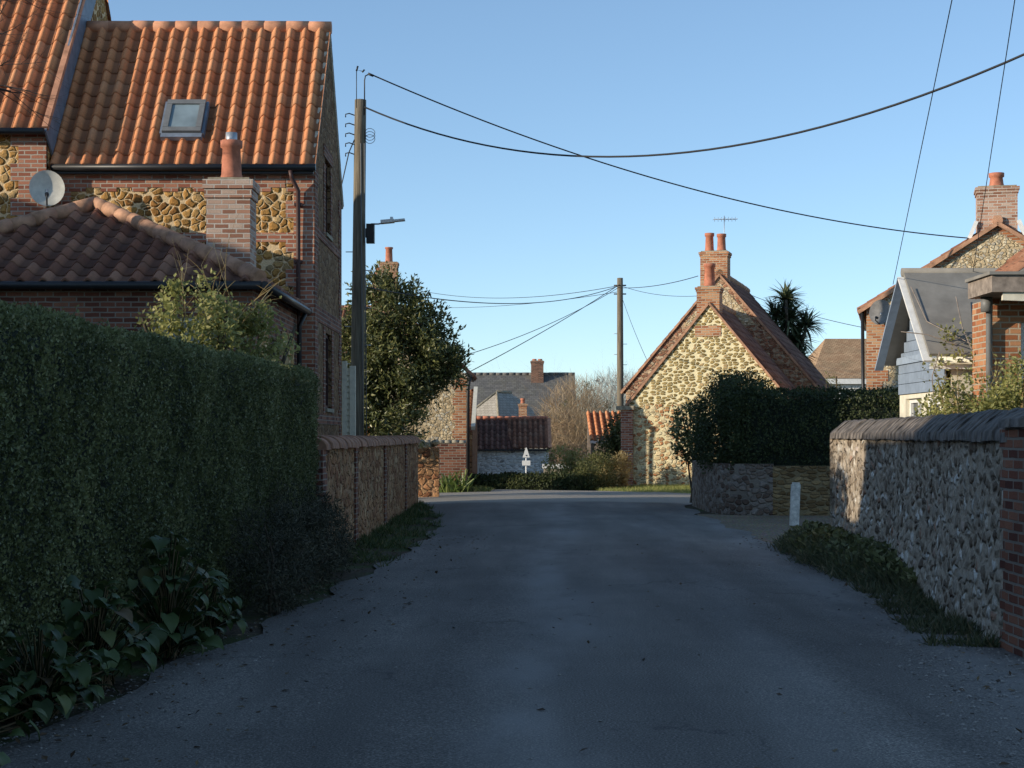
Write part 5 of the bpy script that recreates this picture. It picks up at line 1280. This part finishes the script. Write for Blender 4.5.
mb = MB(); quoin(mb, Vector((rx0, ry0, 0)), X_, Z_, -Y_, rze, .56, .42, .3, .015); mb.build('quoin', M['brick_orange'], root)
mb = MB(); V = Vector((rxa - rx0, 0, rza - rze)).normalized(); n_ = Vector((-V.z, 0, V.x))
mb.obox(Vector((rx0, ry0, rze)), V, -n_, -Y_, 0, 4.0, .0, .12, -.05, .016); V_ = Vector((rxa - rx1, 0, rza - rze)).normalized(); n2 = Vector((V.z, 0, V.x))
mb.obox(Vector((rx1, ry0, rze)), V_, -n2, -Y_, 0, 4.0, .0, .12, -.05, .016)
mb.build('brick_band', M['brick_orange'], root)
for s_ in (1, -1):
    ex_ = rx1 if s_ > 0 else rx0; V = Vector((rxa - ex_, 0, rza + .04 - rze)); L = V.length + .2; V.normalize(); o = Vector((ex_, ry0 - .12, rze + .04)) - V * .2
    U = Y_ if s_ > 0 else -Y_
    if s_ < 0: o = o + Y_ * (ry1 - ry0 + .24)
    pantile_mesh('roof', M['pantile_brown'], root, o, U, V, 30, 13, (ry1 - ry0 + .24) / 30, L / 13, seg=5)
    mb = MB(); mb.bar(Vector((ex_, ry0 - .1, rze)) - V * .25, Vector((rxa, ry0 - .1, rza + .06)), .1, .1); mb.build('verge', M['ridge_old'], root)
mb = MB(); ridge_tiles(mb, (rxa, ry0 - .1, rza + .14), (rxa, ry1, rza + .14)); mb.build('ridge_tile', M['ridge_old'], root)
add_chimney(root, 12.6, 42.42, 1.0, .8, 6.4, 8.0, [(0, 0, .38, .18)], M['brick_pale'], cap=.16)
for s_ in (-1, 1):
    mb = MB(); mb.bar((12.6 + s_ * .7, 41.98, 6.68), (12.6 + s_ * .52, 41.98, 7.12), .12, .1); mb.build('flashing', M['white'], root)
mb = MB(); gutter(mb, (rx0 - .16, ry0, rze - .06), (rx0 - .16, ry1, rze - .06)); mb.tube([(rx0 - .1, ry0 + .1, rze - .1), (rx0 - .06, ry0 + .1, 0)], .045, 8); mb.build('gutter', M['black'], root)
dish('dark grey satellite dish under the eave of the brick and flint house', at(880, 312, 41.6), .33, (-.75, -1, .15), M['dish_grey'], (9.75, 41.98, 4.7))

# =========================================================== right: small blue-gabled building
root = thing('porch_building', 'small building with grey felt roof and blue boarded gable behind the right wall', 'outbuilding', (7.3, 22.2, 0))
px0, px1, py0, py1, pze, pzr = 5.43, 9.3, 20.85, 23.6, 2.62, 3.83; pym = (py0 + py1) / 2; gx = px0 + .26
mb = MB()
mb.panel(Vector((gx, py0 + .12, 0)), X_, Z_, px1 - gx, pze - .02)
mb.panel(Vector((gx, py1 - .12, 0)), -Y_, Z_, py1 - py0 - .24, 2.18, [(.35, .9, 1.25, 2.12), (1.45, .1, 2.2, 2.12)], .1)
mb.face([Vector((px1, py1 - .12, 0)), Vector((gx, py1 - .12, 0)), Vector((gx, py1 - .12, pze)), Vector((px1, py1 - .12, pze))]); mb.face([Vector((px1, py0 + .12, 0)), Vector((px1, py1 - .12, 0)), Vector((px1, py1 - .12, pze)), Vector((px1, pym, pzr - .05)), Vector((px1, py0 + .12, pze))])
mb.build('wall', M['cream'], root)
mb = MB()   # boarded gable
g0, g1 = py0 + .12, py1 - .12
for k in range(11):
    z0 = 2.19 + k * .15; z1 = z0 + .143
    f = lambda z: max(0, (pzr - .06 - z) / (pzr - .06 - pze))
    hwid = min((g1 - g0) / 2, (g1 - g0) / 2 * f(z1) if z1 > pze else (g1 - g0) / 2)
    if hwid > .03: mb.box(gx - .02 - .004 * (k % 2), gx + .06, pym - hwid, pym + hwid, z0, min(z1, pzr - .1))
mb.build('boarded_gable', M['blue'], root)
mb = MB(); mb.box(gx - .05, gx - .026, g0, g1, 2.62, 2.72); mb.build('rail', M['barge_shade'], root)
add_window(root, Vector((gx, py1 - .12 - .35, .9)), -Y_, Z_, .9, 1.22, 2, 2)
d_ = MB(); d_.box(gx + .04, gx + .08, py1 - .12 - 2.2, py1 - .12 - 1.45, .1, 2.12); dr = d_.build('door', M['white'], root)
d_ = MB(); d_.box(gx + .03, gx + .0385, py1 - .12 - 2.08, py1 - .12 - 1.57, 1.1, 2.0); d_.build('pane', M['glass'], dr)
for s_ in (1, -1):
    yy = py0 - .02 if s_ > 0 else py1 + .02; V = Vector((0, pym - yy, pzr - pze)); L = V.length; V.normalize(); o = Vector((px0, yy, pze))
    U = X_ if s_ > 0 else -X_
    if s_ < 0: o = o + X_ * (px1 + .1 - px0)
    mb = MB(); mb.obox(o, U, V, U.cross(V), 0, px1 + .1 - px0, 0, L, 0, .05); mb.build('roof', M['felt'], root)
    mb = MB(); q = Vector((px0 - .015, yy - .0, pze - .06)); mb.bar(q, Vector((px0 - .015, pym, pzr - .045)), .03, .12, up=X_); mb.build('bargeboard', M['white'] if s_ > 0 else M['barge_shade'], root)
mb = MB(); mb.box(px0 + .02, px1, py0 + .0, py0 + .03, pze - .16, pze - .01); mb.build('fascia', M['white'], root)
mb = MB(); gutter(mb, (px0 + .1, py0 - .06, pze - .05), (px1, py0 - .06, pze - .05), .05); mb.build('gutter', M['cream'], root)
mb = MB(); mb.tube([(px0 - .02, pym, pzr + .03), (px1 + .1, pym, pzr + .03)], .06, 8); mb.build('ridge_cap', M['felt'], root)
root = thing('ivy', 'straggling ivy over the felt roof of the blue-gabled building', 'climber', (5.9, 20.8, 0))
mb = MB(); clump_leaves(mb, [((6.0, 20.8, 2.68), (.45, .12, .13)), ((5.55, 20.78, 2.3), (.1, .12, .4)), ((5.9, 20.95, 2.85), (.4, .1, .12))], 650, .055, DIAMOND, 0, .06); mb.build('foliage', M['climb'], root)
mb = MB()
for (pa, pb, pc) in (((910, 290, 21.9), (925, 325, 21.4), (985, 352, 20.8)), ((900, 335, 20.9), (925, 338, 20.8), (955, 345, 20.75)), ((933, 405, 20.7), (930, 380, 20.7), (938, 352, 20.7)), ((955, 300, 21.6), (960, 330, 21.2), (970, 350, 20.8))):
    mb.tube([at(*pa) + Z_ * .04 - Y_ * .05, at(*pb) + Z_ * .04 - Y_ * .1, at(*pc) - Y_ * .08], .007, 4, False)
mb.build('stem', M['wood_grey'], root)

# house at the right edge
root = thing('brick_house', 'brick house corner with grey boxed canopy and white bracket at the right edge', 'house', (7.4, 20.2, 0))
mb = MB(); mb.panel(Vector((5.97, 19.9, 0)), X_, Z_, 3.2, 3.3, [(.36, .9, 1.9, 3.0)], .1); mb.panel(Vector((5.97, 20.75, 0)), -Y_, Z_, .85, 3.3)
mb.face([Vector((9.17, 19.9, 0)), Vector((9.17, 20.75, 0)), Vector((9.17, 20.75, 3.3)), Vector((9.17, 19.9, 3.3))]); mb.face([Vector((9.17, 20.75, 0)), Vector((5.97, 20.75, 0)), Vector((5.97, 20.75, 3.3)), Vector((9.17, 20.75, 3.3))])
mb.build('wall', M['brick_orange'], root)
add_window(root, Vector((5.97 + .36, 19.9, .9)), X_, Z_, 1.54, 2.1, 3, 2, M['white'])
mb = MB(); mb.box(5.7, 9.2, 19.0, 20.0, 3.3, 3.5); mb.build('canopy', M['wood_grey'], root)
mb = MB(); mb.box(5.66, 9.2, 18.96, 20.0, 3.503, 3.54); mb.build('felt_roof', M['felt'], root)
mb = MB(); pts = [Vector((5.84 + 1.5 * math.sin(t), 19.06, 3.27 - .62 * (1 - math.cos(t)))) for t in [i * math.pi / 2 / 8 for i in range(9)]]
for p, q in zip(pts[:-1], pts[1:]): mb.bar(p, q, .05, .13)
mb.build('bargeboard', M['cream'], root)
V = Vector((1., 0, .8)).normalized(); pantile_mesh('roof', M['pantile_brown'], root, Vector((6.0, 20.75, 3.4)), -Y_, V, 5, 6, .2, .32)
mb = MB(); mb.tube([(5.86, 19.75, 3.28), (5.9, 19.78, 3.1), (5.92, 19.85, 2.95), (5.92, 19.85, 0)], .04, 8); mb.tube([(5.86, 19.75, 3.3), (5.86, 19.75, 3.12)], .075, 8); mb.build('downpipe', M['alu'], root)

# =========================================================== right: flint wall
RW = [(3.66, 11.72), (3.7, 12.4), (4.0, 15.), (4.3, 18.5), (4.4, 22.)]
root = thing('flint_wall', 'grey flint rubble wall with dark saddle coping on the right of the road', 'wall', (4.2, 17, 0))
mb = MB(); seg = [0]
for a, b in zip(RW[:-1], RW[1:]): seg.append(seg[-1] + math.hypot(b[0] - a[0], b[1] - a[1]))
TL = seg[-1]
def rwp(u):
    d = u * TL; return Vector((float(np.interp(d, seg, [p[0] for p in RW])), float(np.interp(d, seg, [p[1] for p in RW])), 0))
HW = 1.58
mb.grid(lambda u, v: rwp(1 - u) + Vector(((-.1 * (1 - v) ** 3 + .03 * math.sin(u * 23) * (1 - v)) * min(1, (1 - u) * 6) + .02, 0, -.06 + (HW + .06) * v)), 480, 76, lambda u, v: (TL * (1 - u), HW * v))
for i in range(20):
    a, b = rwp(i / 20), rwp((i + 1) / 20); mb.face([a + X_ * .38, b + X_ * .38, b + X_ * .38 + Z_ * HW, a + X_ * .38 + Z_ * HW])
e = rwp(1); mb.face([e + X_ * .38, e - X_ * .03, e - X_ * .03 + Z_ * HW, e + X_ * .38 + Z_ * HW])
mb.build('flint_face', M['flint_wall'], root)
mb = MB(); coping(mb, [(p.x + .18, p.y) for p in [rwp(i / 12) for i in range(13)]], .215, .25, HW - .03, .24, 12, True, .005); mb.build('coping', M['coping'], root)
mb = MB(); mb.box(3.63, 4.3, 11.3, 11.78, -.1, 1.66)
for k in range(11): mb.box(3.64 - (.0 if k % 2 else -.006), 3.9, 11.781, 11.86 if k % 2 else 11.96, k * .15, k * .15 + .148)
mb.build('brick_pier', M['brick_dark'], root)
mb = MB(); coping(mb, [(3.95, 11.3), (3.95, 11.8)], .36, .2, 1.66, .25, 12, True, .0035); mb.build('pier_cap', M['coping'], root)
shrub('climbing_plant', 'sunlit yellow-green climber spilling along the right flint wall top', 'climber', (5.1, 17.4, 0), [((5.3, 17.6, 2.02), (.55, .5, .26)), ((4.95, 17.9, 1.85), (.35, .4, .2)), ((5.6, 17.2, 2.15), (.4, .4, .25)), ((5.2, 17.5, 1.5), (.5, .5, .5)), ((5.9, 17.2, 2.3), (.3, .4, .25))], 8000, .05, M['climb'], DIAMOND, None, 12, .07, .4, M['straw'])
mb = MB()
for i in range(10): branchy(mb, (random.uniform(4.8, 5.7), random.uniform(17.2, 18), 1.8), (random.gauss(0, .5), random.gauss(0, .3), 1), .6, .006, 1, .8, 4, -.05, 3)
mb.build('shoot', M['straw'], bpy.data.objects['climbing_plant'])

# gatepost
root = thing('white_post', 'short white wooden post at the edge of the gravel drive', 'post', (4.95, 28.3, 0))
mb = MB(); q = at(794, 520, 28.3); t_ = Vector((.04, 0, 1)).normalized()
mb.obox(Vector((q.x, 28.3, -.05)), X_, Y_, t_, -.075, .075, -.06, .06, 0, .78); mb.obox(Vector((q.x, 28.3, -.05)), X_, Y_, t_, -.06, .06, -.048, .048, .781, .81)
mb.build('post', M['white_worn'], root)

# curved rubble wall and its hedge
root = thing('stone_wall', 'low rubble wall curving round under the dark clipped hedge on the right', 'wall', (4.6, 32.2, 0))
cw_ = [(7.2, 32.05), (5.2, 31.9)]
arc = [(5.2, 31.9), (4.75, 32.0), (4.4, 32.3), (4.2, 32.8), (4.12, 33.5), (4.12, 36.6)]
mb = MB()
def wall_seg(mb, a, b, h_, th=.3):
    a = Vector((*a, 0)); b = Vector((*b, 0)); t = (b - a); L = t.length; t.normalize(); n_ = Vector((-t.y, t.x, 0)) * -1
    mb.obox(a, t, Z_, t.cross(Z_), 0, L, -.1, h_, -th, 0)
wall_seg(mb, (5.2, 31.9), (8.0, 32.1), .98); mb.build('lane_face', M['lane_wall'], root)
mb = MB()
for a, b in zip(arc[::-1][:-1], arc[::-1][1:]): wall_seg(mb, a, b, 1.02)
mb.build('rounded_corner', M['curve_wall'], root)
mb = MB()
box_hedge('clipped_hedge', 'dark clipped hedge with rounded end on top of the curving wall', [(4.85, 33.2), (8.4, 33.2)], .95, .85, 2.47, 27000, .055, M['hedge_dark'], 5, 0)
shrub('clipped_bush', 'rounded dark hedge corner rising above the end of the right hedge', 'hedge', (4.7, 34.2, .0), [((4.62, 33.9, 2.0), (.68, 1.4, .86)), ((4.55, 34., 1.4), (.6, 1.6, .62)), ((4.95, 33.9, 2.25), (.62, 1.1, .58))], 27000, .057, M['hedge_dark'], DIAMOND, None, 6, .085, .3, None, .15, 900)
shrub('round_bush', 'small glossy round bush against the right side of the stone cottage', 'shrub', (4.25, 37.6, 0), [((4.2, 37.6, 1.75), (.42, .4, .62)), ((4.3, 37.6, 1.3), (.4, .4, .4))], 2400, .085, M['holm'], DIAMOND, None, 6, .09)

# =========================================================== far pole, cables
FP = Vector(at(620, 278, 65)); root = pole(FP.x + .02, FP.x, 65, FP.z, .15, .12, 'slim utility pole in the distance left of the stone cottage', gz(4.4, 65))
BP = Vector((-2.9, -17, 9.4)); pole(-2.9, -2.9, -17, 9.5, .16, .12, 'wooden utility pole standing behind the viewpoint on the left verge')
mb = MB(); mb.obox(BP, X_, Y_, Z_, -.7, .95, -.05, .05, -.06, .06); mb.build('crossarm', M['pole'], bpy.data.objects['utility_pole.002'])
root = bpy.data.objects['utility_pole.001']
mb = MB()
for k in range(2): mb.tube([FP + Vector((-.25, 0, -.3 - k * .35)), FP + Vector((.25, 0, -.3 - k * .35))], .03, 6)
mb.build('insulator', M['black'], root)

pole(10.5, 10.5, 22.5, 8.9, .15, .12, 'wooden utility pole behind the houses on the right')
def cable(label, A, B, sag, r=.012, group='overhead cables', n=40):
    A = Vector(A); B = Vector(B)
    root = bpy.data.objects
    mb = MB(); mb.tube([A.lerp(B, i / n) - Z_ * (4 * sag * (i / n) * (1 - i / n)) for i in range(n + 1)], r, 6)
    return tag(mb.build('overhead_cable', M['cable']), label, 'cable', group)
def fit_sag(A, B, px, py):
    A = Vector(A); B = Vector(B); best = None
    for i in range(1, 400):
        t = i / 400; p = A.lerp(B, t)
        if p.y < 1: continue
        x = 512 + F * p.x / p.y
        if best is None or abs(x - px) < best[0]: best = (abs(x - px), t, p)
    t, p = best[1], best[2]; need = EYE + (HOR - py) * p.y / F
    return (p.z - need) / (4 * t * (1 - t))
A = MP + Vector((.1, -.1, -.18)); B = Vector((10.5, 22.5, 8.68))
cable('thick sagging cable from the near pole top across the sky to the upper right', A, B, fit_sag(A, B, 640, 156), .02)
A = MP + Vector((.3, -.1, .53)); B = at(1012, 241, 41.9)
cable('cable descending from the near pole bracket to the right brick chimney', A, B, fit_sag(A, B, 700, 191), .016)
B = at(893, 283, 22.6) + Vector((0, 0, -.02)); cable('steep thin drop wire down to the tip of the blue gable', BP + Vector((.75, 0, 0)), B, .08, .0045)
B = at(973, 272, 22.2); cable('steep thin drop wire at the far right down to the felt roof ridge', BP + Vector((-.45, 0, .05)), B, fit_sag(BP + Vector((-.45, 0, .05)), B, 1000, 95), .0045)
A = MP + Vector((.05, -.1, -4.2)); cable('long wire from the near pole to the far pole top', A, FP + Vector((0, 0, -.3)), .55, .014)
A = Vector((-7.3, 94.5, 10.6)); cable('thin upper wire from the chimney house behind the evergreen tree to the far pole', A, FP + Vector((0, 0, -.3)), .7, .013)
A = Vector((-6.2, 92., 9.0)); cable('thin lower wire from behind the evergreen tree to the far pole', A, FP + Vector((0, 0, -.55)), .3, .011)
A = Vector((-1.45, 49.8, 3.5)); cable('drop wire rising from the outhouse eave to the far pole', A, FP + Vector((0, 0, -.25)), .1, .013)
A = Vector((-1.9, 49.8, 3.95)); cable('lower drop wire from behind the outhouse to the far pole', A, FP + Vector((0, 0, -.35)), .25, .011)
cable('short wire from the far pole to the cottage chimney', FP + Vector((0, 0, -.4)), at(698, 276, 54.2), .12, .013)
cable('lower short wire from the far pole to the taller cottage gable', FP + Vector((0, 0, -.3)), at(697, 296, 54), .15, .009)
cable('thin stay wire slanting down right of the far pole', FP + Vector((.05, 0, -.7)), Vector((4.64, 54.75, 4.12)), .1, .009)
cable('faint wire passing behind the palm on the right', Vector((8.93, 60.6, 6.95)), Vector((11.17, 49.8, 4.9)), .12, .01)

# overhanging bare twigs at the upper left
root = thing('bare_tree', 'bare twigs hanging into the upper left corner before the pantiles', 'tree', (-8.9, 24, 0))
mb = MB(); random.seed(5); mb.tube([(-9.2, 24, 0), (-9.1, 24, 3), (-8.9, 23.9, 6), (-8.8, 23.8, 8.5)], [.16, .13, .1, .05], 8)
mb.build('trunk', M['bark'], root)
mb = MB()
for z, dx, dz in ((6.6, .9, .25), (7.2, .8, .3), (7.6, 1., -.05), (7.9, 1.0, .35), (6.9, .7, -.1), (8.2, .8, .2)):
    branchy(mb, (-8.85, 23.9, z), (dx, random.uniform(-.1, .2), dz), random.uniform(1.0, 1.4), .028, 3, .6, 4, .02, 3)
mb.build('twigs', M['twig_dark'], root)

# unseen houses added left of frame, ridges and gap shaped for the lane's shade
def y_ridge_house(label, x0, x1, y0, y1, ze, zr):
    root = thing('brick_house', label, 'house', ((x0 + x1) / 2, (y0 + y1) / 2, 0)); xm = (x0 + x1) / 2
    mb = MB(); mb.panel(Vector((x1, y0, 0)), Y_, Z_, y1 - y0, ze, [(1.2, 1., 2.4, 2.3), (y1 - y0 - 2.4, 1., y1 - y0 - 1.2, 2.3)], .1)
    mb.panel(Vector((x0, y1, 0)), -Y_, Z_, y1 - y0, ze)
    mb.face([Vector((x0, y0, 0)), Vector((x1, y0, 0)), Vector((x1, y0, ze)), Vector((xm, y0, zr)), Vector((x0, y0, ze))]); mb.face([Vector((x1, y1, 0)), Vector((x0, y1, 0)), Vector((x0, y1, ze)), Vector((xm, y1, zr)), Vector((x1, y1, ze))])
    mb.build('wall', M['brick_red'], root)
    for a in (y0 + 1.2, y1 - 2.4): add_window(root, Vector((x1, a, 1.)), Y_, Z_, 1.2, 1.3)
    for s_ in (1, -1):
        ex_ = x1 if s_ > 0 else x0; V = Vector((xm - ex_, 0, zr - ze)); L = V.length + .2; V.normalize(); o = Vector((ex_, y0, ze)) - V * .2; U = Y_ if s_ > 0 else -Y_
        if s_ < 0: o = o + Y_ * (y1 - y0)
        k = round((y1 - y0) / .3); pantile_mesh('roof', M['pantile'], root, o, U, V, k, 16, (y1 - y0) / k, L / 16, seg=4)
    mb = MB(); ridge_tiles(mb, (xm, y0, zr + .05), (xm, y1, zr + .05)); mb.build('ridge_tile', M['ridge'], root)
y_ridge_house('unseen pantiled brick house on the left, placed to shade the lane', -24, -16, 12.4, 24.8, 5.2, SHA)
y_ridge_house('second unseen pantiled brick house on the left, placed to shade the lane', -24, -16, -16, 5.6, 5.4, SHA + .5)
y_ridge_house('unseen low wing added between the shading houses to let sun over', -23.4, -16.6, 9.4, 12.36, 4.2, 6.7)
y_ridge_house('unseen middle wing added on the left to shape the shadow edge', -23.6, -16.4, 5.65, 9.35, 5., 8.0)
